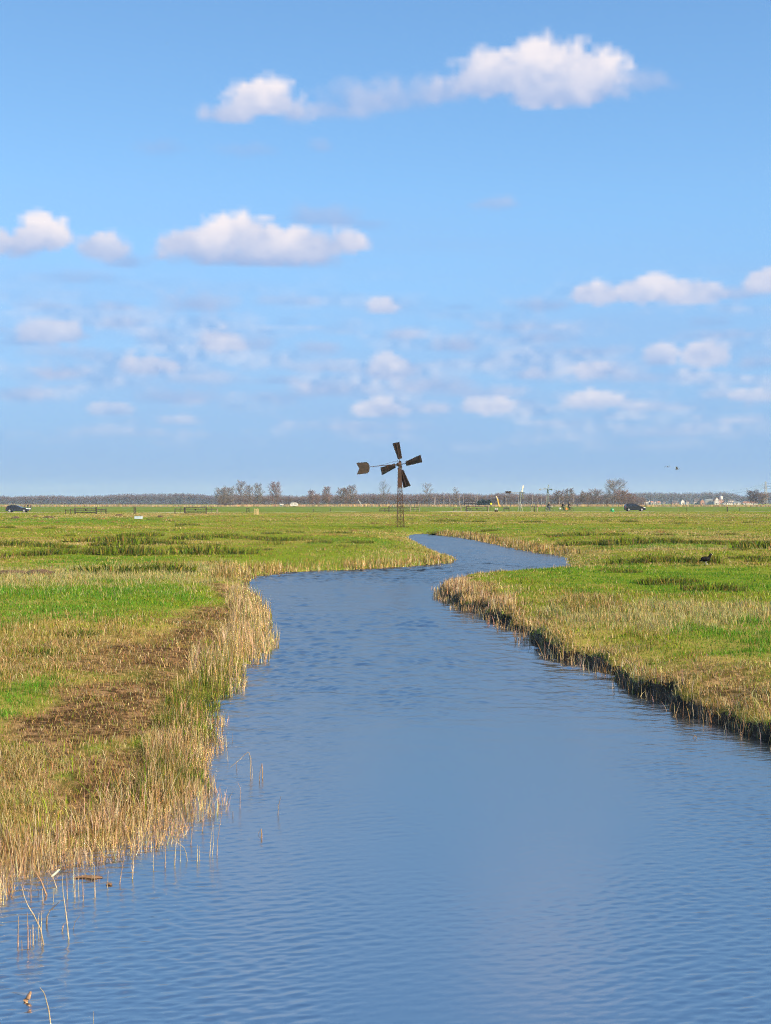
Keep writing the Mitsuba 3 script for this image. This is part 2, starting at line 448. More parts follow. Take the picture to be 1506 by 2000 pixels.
for yy in np.arange(0, 400, 25):
    xs = np.r_[np.linspace(-4400, -.5 * yy - 30, 14), np.linspace(.5 * yy + 30, 4400, 14)]
    pts.append(np.c_[xs, np.full(28, float(yy))])
pts = np.unique(np.round(np.vstack(pts), 3), axis=0)
tz = land(pts)
zz = ground_z(pts, tz)
tri = Delaunay(pts).simplices
a, b, c = (pts[tri[:, i]] for i in range(3))
ar = (b[:, 0] - a[:, 0]) * (c[:, 1] - a[:, 1]) - (b[:, 1] - a[:, 1]) * (c[:, 0] - a[:, 0])
tri[ar < 0] = tri[ar < 0][:, ::-1]
V = np.c_[pts, zz]
is_bank = (tz[tri].min(1) < .055) & (zz[tri].min(1) < .2)
bank_in = is_bank


def ell(x0, y0, x1, y1, zg=.4):
    """An elliptic patch of the meadow, from the box of columns and rows that it fills."""
    cy = ((HY * 0 + y0 + y1) / 2)
    near, far = (EYE - zg) * F / (y1 - HY), (EYE - zg) * F / (y0 - HY)
    D = (near + far) / 2
    Dm = (EYE - zg) * F / (cy - HY)
    return ((x0 + x1) / 2 - CX) / F * Dm, D, (x1 - x0) / 2 / F * Dm, (far - near) / 2


Z = {'thatch': [ell(-200, 1440, 440, 1740, .1), ell(170, 1175, 530, 1580, .2), ell(-250, 1245, 300, 1345, .3), ell(836, 1112, 1010, 1222), ell(1160, 1280, 1650, 1375), ell(420, 1105, 560, 1150)],
     'vivid': [ell(-280, 1140, 370, 1246, .3), ell(1040, 1102, 1700, 1172), ell(1290, 1212, 1800, 1292), ell(-60, 1325, 70, 1440, .25), ell(1180, 1268, 1300, 1290), ell(1440, 1350, 1620, 1400), ell(150, 1300, 210, 1345), ell(600, 1048, 800, 1066), ell(20, 1085, 330, 1108), ell(-200, 1010, 360, 1026), ell(830, 1028, 1500, 1038), ell(1100, 1060, 1506, 1072)],
     'pale': [ell(-250, 1104, 500, 1168), ell(960, 1172, 1700, 1245), ell(250, 1095, 520, 1140), ell(1080, 1062, 1506, 1075)],
     'rough': [ell(-250, 1205, 345, 1340, .3), ell(1080, 1160, 1240, 1200), ell(330, 1160, 470, 1260)],
     'gold': [ell(830, 1105, 1045, 1225), ell(-300, 1465, 420, 1640, .15), ell(700, 1070, 900, 1098), ell(940, 1052, 1180, 1090), ell(380, 1100, 560, 1135), ell(1260, 1035, 1600, 1064), ell(60, 1001, 420, 1013), ell(620, 1003, 860, 1010), ell(880, 1002, 1600, 1010), ell(-200, 1054, 420, 1066)],
     'soil': [ell(50, 1325, 350, 1480, .2), ell(190, 1185, 455, 1345, .25), ell(330, 1165, 480, 1240, .25), ell(110, 1290, 420, 1400, .22), ell(130, 1440, 345, 1570, .15), ell(1215, 1292, 1470, 1362), ell(170, 1450, 330, 1560, .15)]}


def zone(name, x, y, warp):
    w = np.zeros(len(x)) if isinstance(x, np.ndarray) else 0.0
    for cx, cy, rx, ry in Z[name]:
        r = ((x - cx) / rx) ** 2 + ((y - cy) / ry) ** 2
        w = np.maximum(w, np.clip((1.15 + warp - r) / .6, 0, 1))
    return w


def ground_color(p, n, uv):
    x, y = p.x, p.y
    k = mikit.fbm(x * .8, y * .8, 1.0, 3)
    fine = mikit.fbm(x * 14, y * 14, 3.0, 3)
    broad = mikit.fbm(x * .05, y * .13, 5.0, 3)
    c = mikit.mix((.14, .20, .022), (.30, .235, .075), mikit.smoothstep(.42, .68, broad * .55 + k * .30 + fine * .15))
    crop = mikit.mix((.10, .165, .028), (.15, .20, .042), mikit.fbm(x * .05, y * .05, 2.0, 3))
    c = mikit.mix(c, crop, mikit.smoothstep(288, 292, y + 6 * mikit.noise(x * .05, 1.0, 1.0)) * (1 - mikit.smoothstep(690, 700, y)))
    s = mi.Float(0)
    w = mikit.fbm(x * 1.3, y * .9, 8.0, 3) - .5
    for cx, cy, rx, ry in Z['soil']:
        r = dr.square((x - cx) / rx) + dr.square((y - cy) / ry)
        s = dr.maximum(s, dr.clip((1.15 + 2.8 * w - r) / .75, 0, 1))
    th_ = mi.Float(0)
    for cx, cy, rx, ry in Z['thatch']:
        r = dr.square((x - cx) / rx) + dr.square((y - cy) / ry)
        th_ = dr.maximum(th_, dr.clip((1.1 + 2.0 * (mikit.fbm(x * 1.1, y * .8, 6.0, 3) - .5) - r) / .5, 0, 1))
    thatch = mikit.mix((.10, .075, .03), (.30, .205, .10), mikit.smoothstep(.36, .66, fine * .6 + .4 * mikit.fbm(x * 4, y * 4, 2.0, 3)))
    c = mikit.mix(c, thatch, th_ * mikit.smoothstep(.30, .55, mikit.fbm(x * 1.7, y * 1.3, 12.0, 3)))
    soil = mikit.mix((.058, .037, .021), (.25, .16, .085), mikit.smoothstep(.38, .66, fine * .55 + .45 * mikit.fbm(x * 3, y * 3, 2.0, 3)))
    return mikit.mix(c, soil, s)


scene['meadow_mat'] = {'type': 'twosided', 'bsdf': {'type': 'diffuse', 'reflectance': mikit.proc(ground_color)}}
proc_mat('peat', two_tone((.030, .022, .014), (.085, .058, .036), 7.0), .95)
struct('meadow', (V, tri[~is_bank]), 'meadow_mat', smooth=True)
bv = V.copy()
bn = meshkit.fbm(bv * 6.0, 3, seed=8) - .5
bv[:, 2] += np.where((tz > -.05) & (tz < .03), .05 * bn, 0)
struct('peat_bank', (bv, tri[is_bank]), 'peat', smooth=True)

# ------------------------------------------------------------------ water: a rippled sheet
rows = [4.0]
while rows[-1] < 112:
    rows.append(rows[-1] + max(.012, min(.15, rows[-1] ** 1.5 * .00040)))
ys = np.array(rows)
wv, wf, nv = [], [], 0
spans = []
NX = 1
minx, miny, maxx, maxy = canal.bounds
lines = []
for yy in ys:
    cut = canal.intersection(sg.LineString([(minx - 1, yy), (maxx + 1, yy)]))
    if cut.is_empty:
        lines.append((0, 1)); continue
    bx = cut.bounds
    lines.append((max(bx[0] - .35, -.36 * yy - 2), min(bx[2] + .35, .36 * yy + 2)))
lines = np.array(lines)
lo = np.minimum.reduce([np.roll(lines[:, 0], k) for k in (-1, 0, 1)]); hi = np.maximum.reduce([np.roll(lines[:, 1], k) for k in (-1, 0, 1)])
lo = np.where(ys > 51, lines[:, 0], lo)
NX = 270
u = np.linspace(0, 1, NX)
GX = lo[:, None] + (hi - lo)[:, None] * u
GY = np.repeat(ys[:, None], NX, 1)
wz = np.zeros_like(GX)
gust = meshkit.fbm(np.stack([GX * .35, GY * .16, GX * 0], -1), 3, seed=41)
gust2 = meshkit.fbm(np.stack([GX * 1.2, GY * .5, GX * 0], -1), 2, seed=42)
side = np.clip((.3 - GX / (.29 * GY)) / 1.1, 0, 1)           # the lee of the right bank is calmer
amp = np.clip(.40 + 1.5 * (gust - .45) + .6 * (gust2 - .5) + .60 * side, .16, 1.35)
wr = np.random.default_rng(5)
for i in range(64):
    lam = .034 * (4.6 ** wr.random())
    th = wr.normal(math.pi / 2 + .15, .85)
    kx, ky = 2 * math.pi / lam * math.cos(th), 2 * math.pi / lam * math.sin(th)
    slope = .023 * (lam / .1) ** -.2
    local = GY ** 1.5 * .00040
    ok = np.clip((lam - 2.2 * np.maximum(local, .012)) / (lam * .3), 0, 1)
    wz += ok * slope * lam / (2 * math.pi) * np.sin(kx * GX + ky * GY + wr.random() * 6.28 + 1.2 * gust2)
wz *= amp
far_w = np.clip((GY - 10) / 13, 0, 1)
for i in range(44):
    lam = .15 * (3.2 ** wr.random())
    th = math.pi / 2 + wr.uniform(-1.25, 1.25)
    kx, ky = 2 * math.pi / lam * math.cos(th), 2 * math.pi / lam * math.sin(th)
    ok = np.clip((lam - 2.2 * GY ** 1.5 * .00040 * abs(math.sin(th))) / (lam * .3), 0, 1)
    wz += ok * far_w * np.clip(amp, .2, 1.2) * .034 * lam / (2 * math.pi) * np.sin(kx * GX + ky * GY + wr.random() * 6.28 + 2.0 * gust2)
for i in range(26):
    lam = .32 * (4.0 ** wr.random())
    th = wr.normal(math.pi / 2 + .1, .75)
    kx, ky = 2 * math.pi / lam * math.cos(th), 2 * math.pi / lam * math.sin(th)
    wz += far_w * (.35 + amp) * .014 * lam / (2 * math.pi) * np.sin(kx * GX + ky * GY + wr.random() * 6.28 + 2.0 * gust2)
idx = np.arange(GX.size).reshape(GX.shape)
q = np.stack([idx[:-1, :-1], idx[:-1, 1:], idx[1:, 1:], idx[1:, :-1]], -1).reshape(-1, 4)
wfaces = np.vstack([q[:, [0, 1, 2]], q[:, [0, 2, 3]]])
wverts = np.stack([GX, GY, wz], -1).reshape(-1, 3)
scene['water_mat'] = {'type': 'roughplastic', 'distribution': 'ggx', 'alpha': .035, 'int_ior': 10.0, 'diffuse_reflectance': {'type': 'rgb', 'value': [.022, .028, .026]}}
struct('canal_water', (wverts, wfaces), 'water_mat', smooth=True)
for a_, b_, w_ in DITCHES:
    d_ = (b_ - a_)[:2]; d_ /= np.linalg.norm(d_); n_ = np.array([-d_[1], d_[0]]) * (w_ + .35)
    P = [np.r_[a_[:2] - n_, .16], np.r_[b_[:2] - n_, .16], np.r_[b_[:2] + n_, .16], np.r_[a_[:2] + n_, .16]]
    struct('ditch_water', (np.array(P), np.array([[0, 1, 2], [0, 2, 3]])), 'water_mat')

# the road across the polder
rx = np.linspace(-330, 330, 120)


def road_z(x, y=268):
    return ground_z(np.array([[x, y]]))[0]


rv, rf = [], []
for i, x in enumerate(rx):
    for yy in (265.6, 268.6):
        rv.append([x, yy, road_z(x, yy) + .05])
for i in range(len(rx) - 1):
    rf += [[2 * i, 2 * i + 2, 2 * i + 3], [2 * i, 2 * i + 3, 2 * i + 1]]
struct('polder_road', (np.array(rv), np.array(rf)), 'road_asphalt', smooth=True)

# ------------------------------------------------------------------ grass, reeds and rushes


def blades(xy, z, h, w, lean, dirn, col, segs=2, curl=1.0, tip=.12):
    """Blades as tapered strips: position, height, width, lean (0 upright to 1 lying), lean direction, colour per blade."""
    n = len(xy)
    tw = RNG.uniform(0, math.pi, n)
    wx, wy = np.cos(tw), np.sin(tw)
    lx, ly = np.cos(dirn), np.sin(dirn)
    rows_ = []
    for k in range(segs + 1):
        t = k / segs
        out = lean * h * t ** (1 + curl)
        up = h * t * np.sqrt(np.clip(1 - (lean * t ** curl) ** 2 * .85, .03, 1))
        c = np.stack([xy[:, 0] + lx * out, xy[:, 1] + ly * out, z + up - .015 * (k == 0)], -1)
        ww = w * (1 - (1 - tip) * t ** 1.5) * .5
        off = np.stack([wx * ww, wy * ww, ww * 0], -1)
        rows_ += [c - off, c + off] if k < segs else [c]
    m = 2 * segs + 1
    v = np.stack(rows_, 1).reshape(-1, 3)
    f = []
    for k in range(segs - 1):
        a = 2 * k
        f += [[a, a + 1, a + 3], [a, a + 3, a + 2]]
    a = 2 * (segs - 1)
    f += [[a, a + 1, a + 2]]
    F_ = (np.array(f)[None] + (np.arange(n) * m)[:, None, None]).reshape(-1, 3)
    return (v, F_), np.repeat(col, m, 0)


def colours(n, base, spread=.22, hue=.10):
    c = np.asarray(base)[RNG.integers(0, len(base), n)]
    return np.clip(c * np.exp(RNG.normal(0, spread, (n, 1))) * np.exp(RNG.normal(0, hue, (n, 3))), .004, .8)


GREEN = [(.145, .235, .016), (.18, .27, .02), (.215, .285, .026), (.10, .18, .014)]
LIME = [(.25, .35, .022), (.31, .38, .03), (.21, .33, .02)]
VIVID = [(.07, .195, .02), (.09, .23, .024), (.125, .26, .03)]
STRAW = [(.45, .33, .15), (.53, .40, .195), (.37, .25, .10), (.60, .49, .28)]
PALE = [(.40, .37, .17), (.33, .34, .16), (.46, .40, .20), (.22, .28, .12)]
OLIVE = [(.19, .18, .035), (.13, .15, .025), (.27, .205, .06)]
BROWN = [(.26, .165, .07), (.20, .125, .05), (.33, .215, .09)]
PINK = [(.52, .39, .245), (.44, .32, .19), (.60, .47, .315), (.34, .235, .135)]
RUSH = [(.05, .085, .018), (.07, .11, .02), (.10, .125, .028), (.04, .065, .016)]

N = 1080000
# sampled evenly over the meadow in log distance, so that it thins out with distance
Dm = 8.6 * np.exp(RNG.random(N) * math.log(300 / 8.6))
Xm = RNG.uniform(-1, 1, N) * (.335 * Dm + 1.2)
keep = RNG.random(N) < np.clip((Dm / 8.6) ** -.10, 0, 1)
xy = np.c_[Xm, Dm][keep]
t = land(xy)
coot_xy = G(1380, 1107)[:2]
ok = (np.linalg.norm((xy - coot_xy - [0, -.35]) / [.28, .6], axis=1) > 1) & (t > .02) & (ditch_dist(xy) > .1) & ~((xy[:, 1] > 265) & (xy[:, 1] < 269.4))
xy, t = xy[ok], t[ok]
z = ground_z(xy, t)
x, y = xy[:, 0], xy[:, 1]
D = np.hypot(x, y)
P3 = np.c_[x, y, x * 0]
warp = 2.4 * (meshkit.fbm(P3 * [1.1, .8, 1], 3, seed=50) - .5)
patch = meshkit.fbm(P3 * [.42, .30, 1], 4, seed=51)
patch2 = meshkit.fbm(P3 * [1.6, 1.2, 1] + 30, 3, seed=52)
band = meshkit.fbm(P3 * [.035, .10, 1] + 70, 4, seed=53)
zw = {k: zone(k, x, y, warp) for k in Z}
fringe = np.clip(1 - t / (.75 + 2.2 * np.clip((y - 35) / 60, 0, 1)), 0, 1) * np.where(y > 8, 1, 0)
farness = np.clip((y - 30) / 60, 0, 1)
W = np.zeros((len(x), 7))     # green, lime, vivid, straw, pale, olive, brown
W[:, 0] = .9 * np.clip(1.7 - 2.0 * patch, .1, 2) + .3
W[:, 1] = 1.0 * np.clip(patch2 * 2 - .4, .1, 2) + .5 * farness
W[:, 3] = .60 * np.clip(patch * 2.4 - .8, .05, 2) * (1 - .75 * farness) + 1.2 * farness * np.clip(band * 6 - 3.4, 0, 1.6)
W[:, 5] = .5
W[:, 6] = .18 + .6 * farness * np.clip(band * 5 - 2.9, 0, 1)
W[:, 2] = .12
for k, tab in (('pale', (.5, .25, .1, 1.3, 2.6, .5, .15)), ('rough', (.35, .1, .05, 1.3, .35, 2.1, 1.5)), ('gold', (.22, .45, .0, 2.6, .5, .7, .5)), ('thatch', (.30, .16, .02, 1.5, .45, .8, 1.5)), ('vivid', (.5, .1, 4.2, .04, .04, .1, .02)), ('soil', (.12, .1, .02, 1.0, .05, .6, 2.2))):
    a_ = (zw[k] * .88)[:, None]
    W = W * (1 - a_ * (.75 if k == 'thatch' else 1)) + np.array(tab) * a_ * (.75 if k == 'thatch' else 1)
a_ = (fringe * .9)[:, None]
W = W * (1 - a_) + np.array((.3, .4, .02, 2.2, .5, .9, .7)) * a_
cum = np.cumsum(W / W.sum(1, keepdims=True), 1)
typ = (RNG.random(len(x))[:, None] > cum).sum(1)
typ = np.clip(typ, 0, 6)
thin = RNG.random(len(x)) > np.clip(zw['soil'] * 1.05, 0, .48)
# tussocks: taller where a clump stands
tuss = np.clip((meshkit.fbm(P3 * 2.6, 2, seed=55) - .42) / .35, 0, 1)
hbase = np.array([.048, .046, .058, .082, .095, .088, .070])[typ] * (.55 + .75 * tuss)
hbase *= 1 + .55 * zw['rough'] + .55 * zw['pale'] + .25 * fringe + .1 * zw['soil']
hh = hbase * np.exp(RNG.normal(0, .28, len(x)))
hh *= 1 - .2 * np.clip((y - 40) / 60, 0, 1)
ww = np.maximum(.0034, .00038 * D) * RNG.uniform(.7, 1.35, len(x)) * (1 + .45 * np.clip((y - 70) / 100, 0, 1))
lean = np.clip(RNG.beta(1.8, 2.2, len(x)) * 1.1, 0, .96)
lean = np.where(zw['soil'] > .4, np.clip(lean + .55, 0, .99), lean)
lean = np.where(zw['thatch'] > .4, np.clip(lean + .22, 0, .97), lean)
lean = np.where(fringe > .3, np.clip(lean + .2, 0, .96), lean)
dirn = RNG.uniform(0, 2 * math.pi, len(x))
PAL = [GREEN, LIME, VIVID, STRAW, PALE, OLIVE, BROWN]
for name, types, label in (('green_grass', (0, 1, 2), 'short green meadow grass on both banks of the canal'), ('dry_grass', (3, 4, 5, 6), 'tall dry straw and olive grass mixed through the meadow')):
    vs, cs = [], []
    for ty in types:
        for near in (True, False):
            s = (typ == ty) & thin & ((D < 32) == near)
            (v_, f_), c_ = blades(xy[s], z[s], hh[s], ww[s] * (1 if near else 1.25), lean[s], dirn[s], colours(s.sum(), PAL[ty], .22 if near else .13, .10 if near else .06), segs=2 if near else 1)
            vs.append((v_, f_)); cs.append(c_)
    g_ = cat_(vs)
    struct(name, g_, 'leaf', kind='stuff', label=label, cat='grass', smooth=True, color=np.vstack(cs))


def along(px_pts, n, inner, outer, z0=0.0):
    """Random points along a stretch of the bank, from "inner" (over the water, negative) to "outer" metres from the water's edge."""
    P = np.array([G(a_, b_, z0)[:2] for a_, b_ in px_pts])
    seg = np.linalg.norm(np.diff(P, axis=0), axis=1); cs_ = np.r_[0, np.cumsum(seg)]
    q_ = RNG.random(n) * cs_[-1]
    c_ = np.c_[np.interp(q_, cs_, P[:, 0]), np.interp(q_, cs_, P[:, 1])]
    c_ = c_ + RNG.uniform(-1, 1, (n, 2)) * (outer + .3)
    tt = land(c_)
    s = (tt > inner) & (tt < outer)
    return c_[s], tt[s]


def reeds(name, label, px_pts, n, inner, outer, h0, h1, pal, lean0=.25, wid=.0045, clump=1.0, dir0=None, seed=60, segs=3, cut=.48):
    c_, tt = along(px_pts, n, inner, outer)
    if clump:
        d_ = meshkit.fbm(np.c_[c_ * 1.5, c_[:, 0] * 0], 3, seed=seed)
        s = RNG.random(len(c_)) < np.clip((d_ - cut + .12) / .16, 0, 1) * clump + (1 - clump)
        c_, tt = c_[s], tt[s]
    m = len(c_)
    zz_ = np.maximum(ground_z(c_, tt), -.05)
    h_ = RNG.uniform(h0, h1, m) * np.exp(RNG.normal(0, .16, m))
    h_ = h_ * (.5 + 1.0 * meshkit.fbm(np.c_[c_ * 1.25 + 40, c_[:, 0] * 0], 3, seed=seed + 7))
    w_ = np.maximum(wid, .00042 * np.hypot(*c_.T)) * RNG.uniform(.7, 1.3, m)
    dn = RNG.uniform(0, 2 * math.pi, m) if dir0 is None else RNG.normal(dir0, .8, m)
    mesh, col = blades(c_, zz_, h_, w_, RNG.beta(1.4, 4, m) * lean0 * 2.4, dn, colours(m, pal), segs=segs, curl=.7, tip=.3)
    struct(name, mesh, 'leaf', kind='stuff', label=label, cat='reeds', smooth=True, color=col)
    return m


nr = 0
nr += reeds('reed_bed', 'tall pinkish dry reeds at the bend of the left bank', [(430, 1350), (470, 1312), (516, 1268), (520, 1240), (509, 1205), (490, 1172)], 15000, -.14, .60, .14, .37, PINK + STRAW + OLIVE, .34, seed=61, clump=.7)
nr += reeds('reed_bed', 'dry reed clump standing on the left bank halfway along', [(345, 1585), (372, 1552), (394, 1500), (402, 1424)], 9500, -.14, .42, .09, .25, PINK + STRAW + BROWN, .42, seed=62, clump=.6)
nr += reeds('reed_bed', 'short mown reed stubble in the lower left corner of the bank', [(-150, 1768), (0, 1712), (140, 1682), (276, 1642), (340, 1592)], 9500, -.34, .34, .06, .19, PINK + PINK + STRAW + BROWN, .38, wid=.005, seed=63, clump=.6)
nr += reeds('reed_bed', 'yellow upright reed stubble on the mown strip of the left bank', [(-150, 1768), (0, 1712), (140, 1682), (276, 1642), (340, 1592)], 8500, .25, 1.5, .04, .13, STRAW + BROWN + LIME, .6, wid=.005, seed=64, clump=.6, cut=.42)
nr += reeds('rush_fringe', 'olive green rushes along the left bank between the reed clumps', [(345, 1585), (394, 1500), (402, 1424), (420, 1378), (470, 1312)], 14000, -.08, .45, .10, .27, OLIVE + RUSH + RUSH + GREEN + BROWN, .45, seed=65, clump=.85)
nr += reeds('reed_bed', 'golden reed fringe on the far left bank below the windmill', [(476, 1150), (482, 1132), (535, 1121), (620, 1115), (700, 1112), (800, 1106), (862, 1101), (886, 1096)], 7000, -.1, .9, .15, .32, STRAW + OLIVE + BROWN, .3, seed=66, clump=.6)
nr += reeds('reed_bed', 'golden reeds at the tip of the right bank', [(975, 1212), (935, 1196), (895, 1185), (855, 1168), (846, 1155)], 9000, -.2, .6, .09, .23, STRAW + PINK + BROWN, .3, seed=67, clump=.6)
nr += reeds('reed_bed', 'dry grass and reeds hanging over the dark peat edge of the right bank', [(1640, 1510), (1506, 1443), (1400, 1412), (1250, 1352), (1130, 1300), (1060, 1268), (975, 1212)], 10000, -.03, .30, .05, .15, STRAW + PINK + OLIVE + BROWN, .55, seed=68, clump=.92, cut=.47)
nr += reeds('reed_bed', 'sparse thin reed stems in the water along the right bank', [(1640, 1510), (1506, 1443), (1400, 1412), (1250, 1352), (1130, 1300), (1060, 1268), (975, 1212)], 1500, -.28, .02, .08, .28, PINK + BROWN, .35, wid=.0045, seed=69, clump=.9, cut=.5)
nr += reeds('reed_bed', 'brown fringe of dry reeds on the far bank behind the right headland', [(1092, 1087), (1055, 1080), (1000, 1070), (950, 1059), (900, 1050), (850, 1045)], 9000, -.12, .9, .14, .32, STRAW + BROWN + OLIVE, .3, seed=70, clump=.4)
nr += reeds('reed_bed', 'sparse broken reed stems standing in the shallow water before the stubble', [(-150, 1800), (0, 1760), (140, 1715), (276, 1672), (350, 1615)], 420, -.75, -.12, .05, .17, PINK + BROWN + BROWN, .6, wid=.0036, seed=71, clump=.9)

# the belt of reeds in front of the woods
n = 16000
bx_ = RNG.uniform(-330, 330, n); by_ = 700 + RNG.random(n) * 60
hb = RNG.uniform(.8, 1.3, n) * (1 + .35 * np.clip(meshkit.fbm(np.c_[bx_ * .02, by_ * 0, by_ * 0], 3, seed=80) * 4 - 2, -.6, 1))
mesh, col = blades(np.c_[bx_, by_], np.full(n, .36), hb, RNG.uniform(.35, .6, n), RNG.beta(1.4, 4, n) * .6, RNG.uniform(0, 6.28, n), colours(n, [(.42, .31, .17), (.48, .36, .21), (.36, .25, .14)], .15), segs=2)
struct('reed_bed', mesh, 'leaf', kind='stuff', label='long pale belt of reeds in front of the distant woods', cat='reeds', smooth=True, color=col)


# low tussocks of coarse grass all over the two far fields
g_ = np.random.default_rng(77)
cs_, n_c = [], 420
Dq = 40 * np.exp(g_.random(n_c) * math.log(230 / 40)); Xq = g_.uniform(-1, 1, n_c) * .34 * Dq
ctr = np.c_[Xq, Dq]; ctr = ctr[land(ctr) > 1.2]
rad_ = g_.uniform(.15, .5, len(ctr)) * (1 + ctr[:, 1] / 220)
k_ = 34
bxy = np.repeat(ctr, k_, 0) + g_.normal(0, .55, (len(ctr) * k_, 2)) * np.repeat(rad_, k_)[:, None] * [1.5, .9]
hq = np.repeat(g_.uniform(.10, .24, len(ctr)), k_) * g_.uniform(.5, 1.2, len(bxy))
pal_ = [OLIVE, BROWN, RUSH + OLIVE, STRAW + OLIVE]
pick = g_.integers(0, 4, len(ctr))
colq = np.vstack([colours(k_, pal_[i_], .2) for i_ in pick])
mesh, col = blades(bxy, ground_z(bxy), hq, np.maximum(.012, .00055 * bxy[:, 1]) * g_.uniform(.7, 1.3, len(bxy)), g_.beta(1.8, 3, len(bxy)), g_.uniform(0, 6.28, len(bxy)), colq, segs=1)
struct('tussock_grass', mesh, 'leaf', kind='stuff', label='small olive and brown grass tussocks scattered over the far meadows', cat='grass', smooth=True, color=col)


# rush tufts, each a thing
def tuft_mesh(seed, n, r, h, tall=False):
    g = np.random.default_rng(seed)
    rr = r * np.sqrt(g.random(n)); th = g.uniform(0, 6.28, n)
    p = np.c_[rr * np.cos(th) * 1.2, rr * np.sin(th)]
    hgt = h * g.uniform(.55, 1.15, n) * (1 - .35 * (rr / r) ** 2)
    pal = RUSH + OLIVE + GREEN[:2] + [(.2, .15, .06)]
    return blades(p, np.full(n, -.02), hgt, np.full(n, .034), g.beta(1.6, 3.5, n) * .75, np.arctan2(p[:, 1], p[:, 0]) + g.normal(0, .7, n), colours(n, pal, .25), segs=2, curl=.8, tip=.2)


TUFTS = []
for s_ in range(7):
    m_, c_ = tuft_mesh(100 + s_, 190 + 20 * s_, .55 + .06 * s_, .30 + .025 * s_)
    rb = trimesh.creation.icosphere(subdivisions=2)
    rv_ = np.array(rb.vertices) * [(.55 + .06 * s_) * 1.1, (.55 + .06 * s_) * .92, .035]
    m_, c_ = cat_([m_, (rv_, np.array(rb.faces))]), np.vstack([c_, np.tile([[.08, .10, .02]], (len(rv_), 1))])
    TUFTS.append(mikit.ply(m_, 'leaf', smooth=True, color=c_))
LT = [(136, 1046, 1), (232, 1051, 1.3), (216, 1054, 1), (289, 1046, 1.5), (270, 1047, 1), (375, 1052, 1.4), (390, 1053, 1.1), (352, 1051, 1), (441, 1049, 1.2), (481, 1050, 1.2), (13, 1064, 1.5), (36, 1063, 1), (83, 1067, 1.6), (66, 1065, 1.2), (104, 1068, 1.2), (129, 1070, .9), (163, 1058, 1.2), (190, 1064, 1.5), (215, 1065, 1.2), (250, 1063, 1.2), (262, 1080, 1.7), (283, 1078, 1.5), (240, 1083, 1.2), (299, 1083, 1), (345, 1074, .9), (388, 1081, 1.3), (405, 1082, .9), (455, 1081, .9), (10, 1086, 1.3), (66, 1085, 1), (92, 1084, .9), (116, 1081, 1), (130, 1083, .9), (193, 1074, .8), (166, 1082, .9), (185, 1083, .8), (226, 1119, .9), (252, 1120, 1.0), (268, 1119, .8), (325, 1117, 1.0), (345, 1116, .8), (314, 1036, 1), (254, 1030, 1.1), (95, 1032, 1.2), (365, 1026, 1.1), (14, 1031, 1), (330, 1062, 1.2), (300, 1063, 1.1),
      (483, 1051, 1.2), (510, 1053, 1.2), (557, 1055, 1.2), (545, 1056, 1), (624, 1060, 1.2), (640, 1058, 1), (515, 1073, 1.1), (692, 1060, 1), (464, 1081, .8), (617, 1095, .9), (575, 1040, 1), (660, 1041, 1), (705, 1058, 1.1), (530, 1042, 1.1)]
RT = [(1192, 1045, 1), (1131, 1046, 1.3), (1205, 1046, 1.2), (1272, 1094, 1.1), (1289, 1094, 1.1), (1254, 1096, 1), (1340, 1096, 1.0), (1325, 1097, .9), (1440, 1074, 1.0), (1472, 1090, 1.1), (1460, 1090, .9), (1502, 1095, 1), (1500, 1070, 1.3), (1189, 1116, .9), (1221, 1119, .8), (1459, 1072, 1), (1150, 1058, 1.4), (1175, 1060, 1.5), (1200, 1061, 1.6), (1225, 1062, 1.4), (1255, 1060, 1.4), (1290, 1060, 1.3), (1320, 1061, 1.4), (1340, 1061, 1.3), (1375, 1060, 1.3), (1410, 1061, 1.4), (1445, 1062, 1.2), (1485, 1062, 1.3), (1120, 1060, 1.2), (1095, 1047, 1.1), (1060, 1044, 1.2), (1300, 1045, 1), (1360, 1046, 1.1), (1420, 1044, 1), (1415, 1151, .75), (1395, 1153, .7), (1300, 1140, .8), (1280, 1138, .7), (1330, 1136, .8), (860, 1034, 1), (960, 1036, 1.1), (1040, 1020, 1.2), (1180, 1018, 1.3), (1330, 1022, 1.4), (1420, 1022, 1.5), (1120, 1022, 1.2), (1230, 1019, 1.1), (855, 1018, 1.4), (890, 1018, 1), (935, 1019, 1.2), (1470, 1020, 1.3)]


def tuft_words(px, py):
    side = 'left' if px < 480 else 'peninsula' if px < 760 and py > 1035 else 'right'
    if side == 'left':
        for lim, w in ((1040, 'far out in the left meadow'), (1058, 'in the farthest left meadow row'), (1072, 'in the middle left meadow row'), (1090, 'in the nearest left meadow row'), (1200, 'by the pale grass left')):
            if py < lim:
                return w
    if side == 'peninsula':
        return 'on the headland before the windmill'
    for lim, w in ((1030, 'far out in the right meadow'), (1050, 'behind the brown rush row on the right'), (1064, 'in the long rush row right'), (1080, 'before the long rush row right'), (1100, 'around the coot'), (1125, 'on the right headland'), (1200, 'in the right green patch')):
        if py < lim:
            return w


